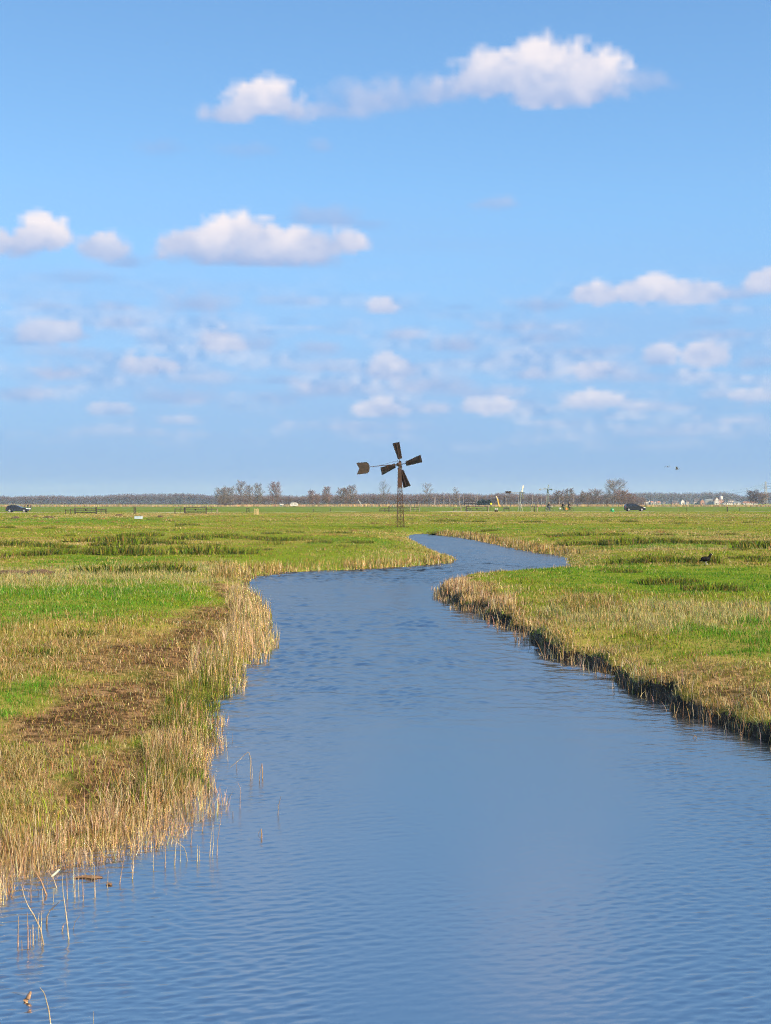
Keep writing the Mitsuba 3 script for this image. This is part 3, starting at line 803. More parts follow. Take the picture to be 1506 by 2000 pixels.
ORD = ('first', 'second', 'third', 'fourth', 'fifth', 'sixth', 'seventh', 'eighth', 'ninth', 'tenth', 'eleventh', 'twelfth', 'thirteenth', 'fourteenth', 'fifteenth', 'sixteenth', 'seventeenth', 'eighteenth', 'nineteenth', 'twentieth')
ROWS = {}
for px, py, s_ in LT + RT:
    s_ = s_ * float(RNG.choice([.6, .8, 1.0, 1.25]))
    if land(G(px, py)[None, :2])[0] > .5:
        ROWS.setdefault(tuft_words(px, py), []).append((px, py, s_))
for w_, lst in ROWS.items():
    for i, (px, py, s_) in enumerate(sorted(lst)):
        p = G(px, py)
        zt = ground_z(p[None, :2])[0]
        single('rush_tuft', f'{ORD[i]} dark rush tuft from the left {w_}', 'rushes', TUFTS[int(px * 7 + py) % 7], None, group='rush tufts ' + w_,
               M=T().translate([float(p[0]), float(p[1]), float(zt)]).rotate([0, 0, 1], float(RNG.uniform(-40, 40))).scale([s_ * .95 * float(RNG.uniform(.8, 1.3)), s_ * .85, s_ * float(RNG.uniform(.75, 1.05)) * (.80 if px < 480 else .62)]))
m_, c_ = tuft_mesh(140, 60, .22, .52)
p = G(1398, 1099); single('rush_tuft', 'tall spiky dark rush tuft right behind the black coot', 'rushes', m_, 'leaf', smooth=True, color=c_, M=T().translate([float(p[0]), float(p[1]), float(ground_z(p[None, :2])[0])]).scale([1.1, 1, .95]))
for i, (px, py, s_, w_) in enumerate([(150, 1255, .55, 'in the tall olive grass below the vivid green strip'), (60, 1290, .5, 'in the rough grass near the left edge'), (335, 1480, .35, 'between the soil patch and the lower reed clump'), (350, 1400, .4, 'at the right edge of the brown soil patch'), (210, 1620, .26, 'left of two low green ones in the mown stubble'), (265, 1622, .22, 'right of two low green ones in the mown stubble')]):
    p = G(px, py, .2)
    single('rush_tuft', 'small dark green tuft ' + w_, 'rushes', TUFTS[i % 7], None, M=T().translate([float(p[0]), float(p[1]), float(ground_z(p[None, :2])[0])]).scale([s_, s_, s_ * .9]))

# ------------------------------------------------------------------ the windmill at the end of the canal


def gz(x, y):
    return float(ground_z(np.array([[x, y]], float))[0])


def place(px, D, rz=0.0, s=1.0, dz=0.0):
    x = (px - CX) / F * D
    return T().translate([float(x), float(D), gz(x, D) + dz]).rotate([0, 0, 1], float(rz)).scale(s)


def lattice_tower(t, M, h, b0, b1, top, levels, mat, leg_w=.05, brace_w=.022):
    """Four legs, each a part, then ring bars and crossed braces."""
    def corner(sx, sy, z):
        k = z / h
        w = b0 + (b1 - b0) * k
        return np.array([sx * w + top * k, sy * w, z])
    for sx in (-1, 1):
        for sy in (-1, 1):
            part(t, 'leg', beam(corner(sx, sy, -.1), corner(sx, sy, h), leg_w, leg_w), mat, M=M)
    sides = [((-1, -1), (1, -1)), ((1, -1), (1, 1)), ((1, 1), (-1, 1)), ((-1, 1), (-1, -1))]
    for i, z in enumerate(levels):
        part(t, 'ring_bar', cat_([beam(corner(*a, z), corner(*b, z), brace_w * 1.3, brace_w * 1.3) for a, b in sides]), mat, M=M)
        if i:
            z0 = levels[i - 1]
            part(t, 'cross_brace', cat_([beam(corner(*a, z0), corner(*b, z), brace_w, brace_w) for a, b in sides] + [beam(corner(*b, z0), corner(*a, z), brace_w, brace_w) for a, b in sides]), mat, M=M)
    return corner


DW = 109.5
MW = place(782.5, DW)
wm = thing('windmill', 'dark rusty polder windmill with four board blades and a lattice tower at the canal end', 'windmill')
corner = lattice_tower(wm, MW, 4.84, .29, .095, -.09, [.04, .62, 1.22, 1.72, 2.18, 2.58, 2.94, 3.24], 'rust_steel', .062, .03)
for sx, sy in ((0, -1), (0, 1), (-1, 0), (1, 0)):
    ps = []
    for z in (3.27, 4.78):
        k = z / 4.84; w = .29 - .195 * k + .028
        if sx == 0:
            ps += [[-w - .09 * k, sy * w, z], [w - .09 * k, sy * w, z]]
        else:
            ps += [[sx * w - .09 * k, -w, z], [sx * w - .09 * k, w, z]]
    ps = np.array(ps); nn = np.array([sx, sy, 0]) * .012
    v = np.vstack([ps - nn, ps + nn]); h_ = trimesh.convex.convex_hull(v)
    part(wm, 'casing_plate', vf(h_), 'rust_steel', M=MW)
part(wm, 'pump_rod', tube([[-.02, 0, .1], [-.08, 0, 4.8]], .018, 6), 'rust_steel', M=MW)
part(wm, 'bracket', bev((-.05, -.16, 3.22), (.14, .08, .1), .015), 'galvanised', M=MW, label='pale bracket on the tower')
HUB = np.array([-.13, 0, 5.16])
yaw = math.radians(22)
ax = np.array([math.sin(yaw), math.cos(yaw), 0])      # the shaft, pointing away from the camera and right
e1 = np.array([math.cos(yaw), -math.sin(yaw), 0]); e2 = np.array([0, 0, 1.0])
part(wm, 'gear_housing', cat_([tube([HUB - ax * .26, HUB - ax * .2, HUB + ax * .16, HUB + ax * .22], [.10, .15, .15, .1], 14), tube([HUB + [.02, 0, -.34], HUB + [0, 0, -.05]], .075, 10)]), 'rust_steel', smooth=40, M=MW)
part(wm, 'yaw_ring', tube([HUB + [.03, 0, -.36], HUB + [.03, 0, -.30]], .15, 16), 'rust_steel', smooth=40, M=MW)
RC = HUB + ax * .34
hubp = part(wm, 'hub', cat_([tube([RC - ax * .14, RC + ax * .08], .055, 10)] + [beam(RC + (e1 * math.sin(a) + e2 * math.cos(a)) * .02, RC + (e1 * math.sin(a) + e2 * math.cos(a)) * .30, .20 - .02 * k, .05) for k, a in enumerate(np.radians([-11, 77, 165, 254]))]), 'tarred_board', M=MW)
for a, L in zip(np.radians([-11, 77, 164, 254]), (1.86, 1.90, 1.93, 1.80)):
    r_ = e1 * math.sin(a) + e2 * math.cos(a); tn = np.cross(ax, r_)
    pit = math.radians(9)
    wdir = tn * math.cos(pit) + ax * math.sin(pit); nrm = np.cross(r_, wdir)

    def bp(rr, s, o):
        return RC + r_ * rr + wdir * s + nrm * o
    th = .018
    sk = -.055
    v = []
    for rr, w0, w1 in ((.47, -.165 - sk, .165 - sk), (1.2, -.225, .225), (L, -.30 + sk, .30 + sk)):
        for s in (w0, w1):
            for o in (-th, th):
                v.append(bp(rr, s, o + (.05 if abs(s) > .0 else 0) * (1 if s < 0 else -1) * (rr - .47) * .18))
    h_ = trimesh.convex.convex_hull(np.array(v))
    bl = part(wm, 'blade', vf(h_), 'tarred_board', M=MW)
    part(bl, 'edge_batten', cat_([beam(bp(.47, .165 - sk, .0), bp(L, .30 + sk, -.07), .035, .03), beam(bp(.47, -.165 - sk, .0), bp(L, -.30 + sk, .07), .035, .03)]), 'rust_steel', M=MW)
    part(bl, 'spar', beam(bp(.1, 0, -.05), bp(L - .12, .0, -.05), .05, .04), 'rust_steel', M=MW)
    part(bl, 'cross_batten', cat_([beam(bp(q_, -.16 - .07 * q_, -.035), bp(q_, .16 + .07 * q_, -.035), .04, .025) for q_ in (.62, 1.15, L - .1)]), 'rust_steel', M=MW)


def wp(px, py, back=0.0):
    """A point of the mill's tail in its own metres, from its column and row seen straight on."""
    m = DW / F
    return np.array([(px - 782.5) * m, -back, (1029 - py) * m])


vane = [(696.3, 904.2), (716, 902.4), (719.8, 904.8), (721.9, 909.0), (722.3, 915), (721.6, 920.5), (717.2, 924.6), (697.4, 926.6), (702.2, 915.2)]
pv = [wp(a_, b_, .9) for a_, b_ in vane]
poly = sg.Polygon([(p[0], p[2]) for p in pv])
mv, mf = prism(poly, .03)
mv[:, 1] += -.9 + (mv[:, 0] + 2.9) * .25
tv = part(wm, 'tail_vane', (mv, mf), 'tarred_board', M=MW)
part(tv, 'batten', cat_([beam(wp(703.5, 914.8, .93), wp(721, 913.6, .70), .05, .03), beam(wp(711, 904, .86), wp(711, 925, .86), .04, .03)]), 'rust_steel', M=MW)
part(wm, 'tail_rod', tube([HUB + [-.05, -.1, .0], wp(741, 909.5, .52), wp(720, 912.2, .80)], [.035, .028, .024], 8), 'rust_steel', smooth=60, M=MW)
part(wm, 'stay_wire', tube([HUB + [-.1, -.1, .30], wp(741, 909.0, .52)], .011, 6), 'rust_steel', M=MW)
part(wm, 'stay_post', beam(HUB + [-.08, -.1, .05], HUB + [-.1, -.1, .34], .04, .04), 'rust_steel', M=MW)

# the mill with cream blades, seen edge on
M2 = place(1016, 276)
w2 = thing('windmill', 'slender windmill with cream blades seen edge on and a black tail board', 'windmill')
s2 = 276 / F
part(w2, 'mast', tube([[0, 0, -.1], [0, 0, 1.9], [0, 0, 4.1]], [.09, .11, .16], 8), 'green_grey_paint', smooth=50, M=M2)
for dx, dy in ((-.55, -.4), (.55, -.4), (0, .65)):
    part(w2, 'stay', tube([[dx, dy, -.05], [0, 0, 2.3]], .03, 5), 'galvanised', M=M2)
part(w2, 'tail_rod', tube([[.25, 0, 4.0], [-2.0, 0, 4.0]], .06, 6), 'galvanised', M=M2)
tb = part(w2, 'tail_board', bev((-2.45, 0, 4.02), (1.25, .06, .48), .012), 'tarred_board', M=M2)
part(tb, 'batten', cat_([bev((x_, -.045, 4.02), (.06, .03, .46), .006) for x_ in (-2.85, -2.05)]), 'dark_wood', M=M2)
part(w2, 'hub', tube([[.05, 0, 4.05], [.42, 0, 4.05]], .14, 10), 'green_grey_paint', smooth=50, M=M2)
for a in np.radians([8, 98, 188, 278]):
    r_ = np.array([.22, -math.sin(a) * .95, math.cos(a)]); r_ /= np.linalg.norm(r_)
    wd = np.cross(r_, [1, 0, 0]); wd = wd / np.linalg.norm(wd) * .80 + np.array([.6, 0, 0]); c0 = np.array([.36, 0, 4.05])
    v = [c0 + r_ * rr + wd * s + np.array([.0, .012, 0]) * o for rr, w_ in ((.2, .14), (1.42, .28)) for s in (-w_, w_) for o in (-1, 1)]
    part(w2, 'blade', vf(trimesh.convex.convex_hull(np.array(v))), 'cream_blade', M=M2)

# the grey green mill by the cyclists
M3 = place(1070, 330)
w3 = thing('windmill', 'small grey green windmill on a lattice tower behind the lone cyclist', 'windmill')
lattice_tower(w3, M3, 5.2, .42, .14, .0, [.05, .9, 1.7, 2.4, 3.0, 3.6, 4.1], 'green_grey_paint', .075, .04)
part(w3, 'head', bev((0, 0, 5.35), (.3, .5, .36), .05), 'green_grey_paint', M=M3)
part(w3, 'hub', tube([[0, -.2, 5.4], [0, -.5, 5.4]], .12, 10), 'green_grey_paint', M=M3)
for a in np.radians([6, 96, 186, 276]):
    r_ = np.array([math.sin(a), 0, math.cos(a)]); wd = np.array([math.cos(a), 0, -math.sin(a)]) * .8 + np.array([0, .5, 0])
    wide = (.10, .2)
    v = [np.array([0, -.45, 5.4]) + r_ * rr + wd * s + np.array([0, .012, 0]) * o for rr, w_ in ((.22, wide[0]), (1.08, wide[1])) for s in (-w_, w_) for o in (-1, 1)]
    part(w3, 'blade', vf(trimesh.convex.convex_hull(np.array(v))), 'green_grey_paint', M=M3)
part(w3, 'tail_rod', tube([[-.1, 0, 5.4], [-1.75, .2, 5.45]], .04, 6), 'grey_wood', M=M3)
part(w3, 'tail_vane', bev((-1.9, .2, 5.3), (.4, .04, .3), .01), 'grey_wood', M=M3)

# ------------------------------------------------------------------ cars


def car(name, label, px, D, lower, cabin, W, L, paint, roofbar, windows, wheels, wr=.32):
    t = thing(name, label, 'car')
    x0 = (px - CX) / F * D
    M = T().translate([float(x0 - L / 2), float(D), road_z(x0, D) + .06])
    lp = sg.Polygon(lower).buffer(.06).buffer(-.06)
    for wx in wheels:
        lp = lp.difference(sg.Point(wx, wr).buffer(wr + .06))
    lv, lf = prism(lp, W - .08)
    sv, sf = prism(lp.buffer(-.07), W)
    body = part(t, 'body', cat_([(lv, lf), (sv, sf)]), paint, M=M)
    zb, zt = min(p[1] for p in cabin), max(p[1] for p in cabin)

    def half(z):
        return (W / 2 - .05) - .20 * np.clip((z - zb) / (zt - zb), 0, 1) ** 1.1
    cv, cf = prism(sg.Polygon(cabin), 1.0)
    cv[:, 1] = np.sign(cv[:, 1]) * half(cv[:, 2])
    cab = part(t, 'cabin', (cv, cf), paint, M=M)
    for sd in (-1, 1):
        for wpoly in windows:
            v, f = prism(sg.Polygon(wpoly), 1.0)
            out = np.where(v[:, 1] * sd > 0, half(v[:, 2]) + .012, half(v[:, 2]) - .03)
            v[:, 1] = sd * out
            if sd < 0:
                pass
            part(cab, 'side_window', (v, f[:, ::-1] if sd < 0 else f), 'dark_glass', M=M)
    for (pa, pb) in ((cabin[-2], cabin[-1]), (cabin[0], cabin[1])):     # windscreen and rear window
        a_, b_ = np.array(pa), np.array(pb)
        d_ = b_ - a_; n_ = np.array([d_[1], -d_[0]]) / np.linalg.norm(d_)
        if n_[0] * (1 if pa is cabin[-2] else -1) < 0:
            n_ = -n_
        q0, q1 = a_ + d_ * .1, a_ + d_ * .9
        v = []
        for q_ in (q0, q1):
            for s in (-1, 1):
                for o in (-.02, .012):
                    v.append([q_[0] + n_[0] * o, s * (half(q_[1]) - .09), q_[1] + n_[1] * o])
        part(cab, 'windscreen' if pa is cabin[-2] else 'rear_window', vf(trimesh.convex.convex_hull(np.array(v))), 'dark_glass', M=M)
    for wx in wheels:
        for sd in (-1, 1):
            w = part(t, 'wheel', tube([[wx, sd * (W / 2 - .24), wr], [wx, sd * (W / 2 - .22), wr], [wx, sd * (W / 2 - .03), wr], [wx, sd * (W / 2 - .01), wr]], [wr - .03, wr, wr, wr - .03], 24), 'rubber', M=M)
            part(w, 'rim', cat_([tube([[wx, sd * (W / 2 - .05), wr], [wx, sd * (W / 2 + .005), wr]], wr * .66, 20)] + [beam([wx, sd * (W / 2 + .012), wr], [wx + .2 * math.cos(k * 1.2566), sd * (W / 2 + .012), wr + .2 * math.sin(k * 1.2566)], .03, .06) for k in range(5)]), 'alloy', M=M)
    fx = max(p[0] for p in lower)
    for sd in (-1, 1):
        part(body, 'headlight', bev((fx - .30, sd * (W / 2 - .16), .70), (.50, .34, .17), .05), 'lamp_lens', M=M)
        part(body, 'tail_light', bev((.06, sd * (W / 2 - .10), .85), (.14, .2, .26), .03), 'tail_red', M=M)
        part(body, 'mirror', bev((cabin[-1][0] - .35, sd * (W / 2 + .06), zb + .06), (.12, .16, .12), .03), paint, M=M)
    part(body, 'bumper', bev((fx - .12, 0, .40), (.26, W - .1, .2), .06), 'lamp_lens' if False else paint, M=M)
    part(body, 'number_plate', bev((fx + .02, 0, .45), (.02, .5, .11), .004), 'yellow_paint', M=M)
    if roofbar:
        for sd in (-1, 1):
            part(cab, 'roof_rail', tube([[.6, sd * (half(zt) - .06), zt + .03], [1.4, sd * (half(zt) - .06), zt + .06], [2.2, sd * (half(zt) - .06), zt + .03]], .02, 6), 'galvanised', M=M)
    return t


car('parked_car', 'dark blue estate car on the polder road at the left edge', 35.5, 271,
    [(.05, .24), (0, .6), (.06, .93), (3.15, .93), (3.6, .90), (4.3, .78), (4.58, .62), (4.66, .42), (4.58, .24)],
    [(.08, .92), (.38, 1.34), (.8, 1.43), (1.4, 1.45), (2.1, 1.41), (3.25, .92)], 1.80, 4.66, 'navy_paint', True,
    [[(.42, .97), (.58, 1.30), (1.16, 1.35), (1.16, .97)], [(1.22, .97), (1.22, 1.36), (1.95, 1.34), (2.02, .97)], [(2.08, .97), (2.03, 1.33), (2.14, 1.32), (2.82, .97)]], (.82, 3.72))
car('parked_car', 'black people carrier on the polder road right of the round bare tree', 1240, 271,
    [(.05, .24), (0, .6), (.02, 1.02), (3.05, 1.02), (3.5, .96), (3.95, .80), (4.12, .6), (4.17, .42), (4.1, .24)],
    [(.02, 1.01), (.17, 1.50), (.6, 1.61), (1.3, 1.63), (2.0, 1.57), (3.15, 1.01)], 1.78, 4.17, 'black_paint', False,
    [[(.32, 1.06), (.42, 1.44), (.98, 1.52), (.98, 1.06)], [(1.04, 1.06), (1.04, 1.52), (1.80, 1.50), (1.86, 1.06)], [(1.92, 1.06), (1.87, 1.49), (2.02, 1.47), (2.72, 1.06)]], (.72, 3.36))

# ------------------------------------------------------------------ people and bicycles


def person(label, M, joints, coat, legs, hair='brown_hair', look=(1, 0)):
    """A figure from joints: one continuous body, with coat, trousers, hair and shoes as its children."""
    J = {k: np.array(v, float) for k, v in joints.items()}
    t = thing('person', label, 'person')
    lk = np.array([look[0], look[1], 0.0])
    hd = J['head']
    segs = [((hd, .085), (hd + [0, 0, .05], .095)), ((hd + lk * .04 - [0, 0, .06], .06), (hd, .085)), ((J['neck'], .05), (hd - [0, 0, .04], .055)),
            ((J['neck'] - [0, 0, .06], .09), (J['chest'], .125)), ((J['chest'], .125), (J['hip'], .12)),
            ((hd + lk * .09 - [0, 0, .015], .014), (hd + lk * .10 - [0, 0, .03], .018))]
    for s in 'lr':
        segs += [((J['sh' + s], .06), (J['chest'], .10)), ((J['sh' + s], .052), (J['el' + s], .042)), ((J['el' + s], .042), (J['ha' + s], .03)),
                 ((J['hip'], .11), (J['hp' + s], .09)), ((J['hp' + s], .085), (J['kn' + s], .055)), ((J['kn' + s], .055), (J['an' + s], .04)),
                 ((J['an' + s], .042), (J['an' + s] + lk * .15 - [0, 0, .04], .03)),
                 ((J['ha' + s], .03), (J['ha' + s] + (J['ha' + s] - J['el' + s]) / np.linalg.norm(J['ha' + s] - J['el' + s]) * .07, .033))]
        d_ = (J['ha' + s] - J['el' + s]) / np.linalg.norm(J['ha' + s] - J['el' + s]); sidev = np.cross(d_, [0.3, .2, .9]); sidev /= np.linalg.norm(sidev)
        for k, fl in zip((-1.5, -.5, .5, 1.5), (.06, .075, .07, .055)):
            b_ = J['ha' + s] + d_ * .08 + sidev * k * .017
            segs.append(((b_, .009), (b_ + d_ * fl + lk * .01, .008)))
        segs.append(((J['ha' + s] + sidev * -.03, .011), (J['ha' + s] + sidev * -.055 + d_ * .05, .009)))
    part(t, 'body', chainbody(segs, 10), 'skin', smooth=True, M=M)
    co = [((J['neck'] - [0, 0, .05], .105), (J['chest'], .16)), ((J['chest'], .16), (J['hip'], .155))]
    tr = []
    sh = []
    for s in 'lr':
        co += [((J['sh' + s], .078), (J['chest'], .14)), ((J['sh' + s], .072), (J['el' + s], .06)), ((J['el' + s], .06), (J['ha' + s] - (J['ha' + s] - J['el' + s]) * .1, .046))]
        tr += [((J['hip'], .14), (J['hp' + s], .115)), ((J['hp' + s], .11), (J['kn' + s], .075)), ((J['kn' + s], .075), (J['an' + s] + [0, 0, .04], .06))]
        sh += [((J['an' + s] - [0, 0, .02], .055), (J['an' + s] + lk * .17 - [0, 0, .04], .042))]
    part(t, 'coat', chainbody(co, 10), coat, smooth=True, M=M)
    part(t, 'trousers', chainbody(tr, 10), legs, smooth=True, M=M)
    part(t, 'hair', chainbody([((hd + [0, 0, .06] - lk * .02, .10), (hd - lk * .045 + [0, 0, -.02], .085))], 10), hair, smooth=True, M=M)
    part(t, 'shoe', chainbody(sh[:1], 8), 'rubber', smooth=True, M=M)
    part(t, 'shoe', chainbody(sh[1:], 8), 'rubber', smooth=True, M=M)
    return t


def standing(stride=.0, arm=.05, look=(1, 0)):
    l = np.array([look[0], look[1], 0]); s = np.array([-look[1], look[0], 0])
    J = dict(head=l * .03 + [0, 0, 1.62], neck=np.array([0, 0, 1.45]), chest=np.array([0, 0, 1.25]), hip=np.array([0, 0, .95]))
    for q_, g in (('l', 1), ('r', -1)):
        J['sh' + q_] = s * g * .19 + [0, 0, 1.38]; J['el' + q_] = s * g * .24 - l * arm * g + [0, 0, 1.10]; J['ha' + q_] = s * g * .24 + l * (.06 - 2 * arm * g) + [0, 0, .86]
        J['hp' + q_] = s * g * .09 + [0, 0, .9]; J['kn' + q_] = s * g * .1 + l * (stride * g * .5 + .03) + [0, 0, .50]; J['an' + q_] = s * g * .1 + l * stride * g + [0, 0, .09]
    return J


def riding():
    J = dict(head=[-.02, 0, 1.72], neck=[-.07, 0, 1.56], chest=[-.12, 0, 1.36], hip=[-.22, 0, 1.04])
    for q_, g, ky, kz, ax_, az in (('l', 1, .16, .82, .06, .46), ('r', -1, .13, .62, .10, .22)):
        J['sh' + q_] = [-.08, .19 * g, 1.49]; J['el' + q_] = [.12, .25 * g, 1.26]; J['ha' + q_] = [.36, .24 * g, 1.12]
        J['hp' + q_] = [-.20, .09 * g, 1.0]; J['kn' + q_] = [ky, .10 * g, kz]; J['an' + q_] = [ax_, .12 * g, az]
    return J


def bicycle(label, M, extra=None):
    t = thing('bicycle', label, 'bicycle')
    for wx in (-.58, .58):
        a = np.linspace(0, 2 * math.pi, 25)
        w = part(t, 'wheel', tube([[wx + .33 * math.cos(q_), 0, .35 + .33 * math.sin(q_)] for q_ in a], .022, 6), 'rubber', smooth=60, M=M)
        part(w, 'spokes', cat_([tube([[wx, .02 * (-1) ** k, .35], [wx + .32 * math.cos(k * .5236), 0, .35 + .32 * math.sin(k * .5236)]], .004, 4) for k in range(12)]), 'galvanised', M=M)
    fr = [([-.58, 0, .35], [-.08, 0, .30]), ([-.58, 0, .35], [-.25, 0, .86]), ([-.08, 0, .30], [-.26, 0, .92]), ([-.08, 0, .30], [.40, 0, .80]), ([-.22, 0, .78], [.39, 0, .84]), ([.58, 0, .35], [.36, 0, .98])]
    part(t, 'frame', cat_([tube([np.array(a), np.array(b)], .02, 8) for a, b in fr]), 'black_paint', M=M)
    part(t, 'handlebar', cat_([tube([[.36, 0, .96], [.34, 0, 1.08]], .015, 6), tube([[.24, -.28, 1.07], [.36, -.2, 1.09], [.37, 0, 1.09], [.36, .2, 1.09], [.24, .28, 1.07]], .014, 6)]), 'galvanised', M=M)
    part(t, 'saddle', bev((-.27, 0, .95), (.26, .17, .07), .03), 'rubber', M=M)
    part(t, 'crank', cat_([tube([[-.08, -.1, .30], [-.08, .1, .30]], .03, 8), beam([-.08, .1, .30], [.02, .1, .40], .02, .03), beam([-.08, -.1, .30], [.02, -.1, .17], .02, .03), bev((.05, .14, .41), (.09, .08, .03), .008), bev((.05, -.14, .16), (.09, .08, .03), .008)]), 'galvanised', M=M)
    part(t, 'luggage_rack', cat_([beam([-.85, 0, .74], [-.30, 0, .76], .14, .02), beam([-.58, .06, .35], [-.62, .06, .74], .015, .015), beam([-.58, -.06, .35], [-.62, -.06, .74], .015, .015)]), 'black_paint', M=M)
    if extra:
        part(t, *extra, M=M)
    return t


DC = 266.5
MC = place(1072, DC, dz=.05)
bicycle('black city bicycle under the lone cyclist with a white front bag', MC, ('front_bag', bev((.66, 0, .98), (.24, .34, .26), .05), 'white_paint'))
person('cyclist in dark clothes riding alone left of the other two', MC, riding(), 'black_cloth', 'blue_cloth')
MC = place(1100, DC, dz=.05)
bicycle('bicycle with pale side bags under the left rider of the pair', MC, ('side_bag', cat_([bev((-.60, s * .14, .60), (.36, .13, .32), .04) for s in (-1, 1)]), 'pale_cloth'))
person('rider in black coat on the left of the pair of cyclists', MC, riding(), 'black_cloth', 'black_cloth')
MC = place(1112, 268.0, dz=.05)
bicycle('bicycle with orange bags under the right rider of the pair', MC, ('side_bag', cat_([bev((-.60, s * .15, .52), (.42, .15, .40), .04) for s in (-1, 1)]), 'orange_paint'))
person('rider in black coat on the right of the pair of cyclists', MC, riding(), 'black_cloth', 'black_cloth')
for px, dd, st, ar, lk, coat, lab in ((22.5, 425, .0, .03, (1, 0), 'black_cloth', 'tall dark walker above the roof of the parked estate car'), (27.5, 440, .12, .06, (1, 0), 'blue_cloth', 'smaller walker following right above the estate car roof'),
                                      (49, 430, .18, .08, (-1, 0), 'black_cloth', 'leftmost of three walkers beyond the bonnet of the estate car'), (54.5, 425, .10, .05, (0, -1), 'black_cloth', 'middle one of three walkers beyond the estate car'), (60, 420, .2, .08, (-1, 0), 'black_cloth', 'rightmost of three walkers beyond the estate car')):
    person(lab, place(px, dd), standing(st, ar, lk), coat, 'blue_cloth', look=lk)
bicycle('parked bicycle leaning beside the gate with the yellow sign', place(915, 287, 8))

# ------------------------------------------------------------------ gates, posts and roadside things


def gate(label, D, posts, rails, plate=None, mat='dark_wood'):
    """posts: (column, row of the top, width in m, material); rails: (column, column, row, thickness)."""
    t = thing('field_gate', label, 'gate')
    m = D / F

    def X(px):
        return (px - CX) * m

    def Zz(py):
        return EYE - (py - HY) * m
    for px, top, w, mt in posts:
        x = X(px); g = gz(x, D)
        part(t, 'post', bev((x, D, (g - .1 + Zz(top)) / 2), (w * 1.3, w * 1.2, Zz(top) - g + .1), .012), mt)
    for a_, b_, row, th in rails:
        part(t, 'rail', bev(((X(a_) + X(b_)) / 2, D - .085, Zz(row)), (X(b_) - X(a_), .06, th * 1.6), .01), mat)
    if plate:
        part(t, 'plate', bev((X(plate[0]), D - .13, Zz(plate[1])), (.3, .03, .3), .006), 'tarred_board')
    return t


dw, gw, nw = 'dark_wood', 'grey_wood', 'new_wood'
gate('dark wooden field gate right of the estate car', 240, [(128, 995, .10, dw), (137.5, 994, .10, dw), (146.5, 991.7, .17, dw), (188, 990.3, .17, dw), (197.5, 994, .1, dw), (207, 993.2, .14, dw)],
     [(128, 146, 996.2, .08), (147, 188, 993.8, .09), (147, 188, 997.4, .07), (147, 188, 1000.8, .08), (188, 207, 994.8, .08), (188, 207, 998, .07)], (168, 995.8))
gate('dark field gate with double rails in the middle of the left meadow', 243, [(342, 993.4, .13, dw), (352, 990.3, .06, dw), (361, 990.8, .2, dw), (403, 990.8, .15, dw), (413.5, 990.3, .06, dw), (424, 994, .12, gw)],
     [(342, 361, 994.3, .08), (361, 403, 991.6, .08), (361, 403, 995.2, .05), (361, 403, 998.4, .05), (361, 403, 1001.6, .08), (404, 424, 994.4, .07)], (381.6, 995.4))
gate('dark field gate behind the windmill tower', 288, [(742, 993.4, .12, dw), (751, 992.6, .12, dw), (759.6, 988.4, .19, dw), (801.5, 989.8, .14, gw), (810.6, 989.6, .12, gw), (819.6, 990.8, .12, gw)],
     [(742, 759, 993.9, .09), (742, 759, 997, .07), (760, 801, 990.6, .08), (760, 801, 994, .06), (760, 801, 997.6, .07), (802, 819, 991.4, .07), (802, 819, 994.8, .06)])
gate('dark steel field gate below the yellow sign', 285, [(890.6, 991.6, .11, gw), (900.4, 986.2, .13, gw), (911, 988.2, .18, dw), (951.8, 988.2, .14, dw), (953.9, 988.6, .10, gw), (886, 993, .1, dw)],
     [(886, 900, 994, .08), (900, 911, 992.0, .07), (911, 951.5, 989.5, .08), (911, 951.5, 992.6, .05), (911, 951.5, 996.4, .05), (911, 951.5, 1000.0, .09)], (931.5, 993.6))


def post(px, D, top, w, mt, label, group=None, name='fence_post'):
    m = D / F; x = (px - CX) * m; g = gz(x, D); zt = EYE - (top - HY) * m
    single(name, label, 'post', bev((x, D, (g - .1 + zt) / 2), (w, w, zt - g + .1), .015), mt, group=group)


post(262.2, 242, 990.4, .17, dw, 'left post of the dark pair standing between the two left gates')
post(265.0, 243, 990.8, .15, dw, 'right post of the dark pair standing between the two left gates')
for i, (px, w_) in enumerate(((498.4, 'leftmost'), (500.4, 'second from left'), (502.2, 'second from right'), (504.2, 'rightmost'))):
    post(px + (i - 1.5) * .5, 226 - 2 * (i % 2), 993.4 + .5 * (i % 2), .09, nw, f'pale new wooden post, {w_} of the tight bunch of four')
post(612, 292, 993.8, .16, dw, 'dark short post left of the slanting white board')
post(645.6, 292, 992.6, .13, dw, 'dark thin post right of the caravan, in the open field')
post(1325.6, 275, 993.4, .10, gw, 'thin grey post right of the black car, first of the right fence')
post(1341.7, 275, 991.4, .11, dw, 'dark post right of the black car, second of the right fence')
post(1420.8, 278, 990.0, .2, dw, 'thick dark post below the tall white tower house')
post(1445, 272, 992.4, .13, dw, 'dark thin post at the right, in a pale grass patch')
for px, w_ in ((1034, 'left'), (1039, 'middle'), (1044.5, 'right')):
    t = thing('bollard', f'{w_} of three short posts with dark caps beside the road', 'post')
    m = 268 / F; x = (px - CX) * m; g = gz(x, 263.5)
    part(t, 'shaft', bev((x, 263.5, g + .42), (.17, .17, 1.0), .02), gw if w_ != 'middle' else dw)
    part(t, 'cap', bev((x, 263.5, g + 1.0), (.34, .3, .17), .04), 'tarred_board')
for px, w_ in ((967.6, 'left'), (971.0, 'right')):
    t = thing('marker_stone', f'{w_} one of two pale marker posts with dark feet beside the path', 'marker post')
    x = (px - CX) * 262 / F; g = gz(x, 262)
    part(t, 'foot', bev((x, 262, g + .14), (.26, .22, .5), .02), 'tarred_board')
    part(t, 'top', bev((x, 262, g + .54), (.26, .2, .36), .05), 'pale_concrete')
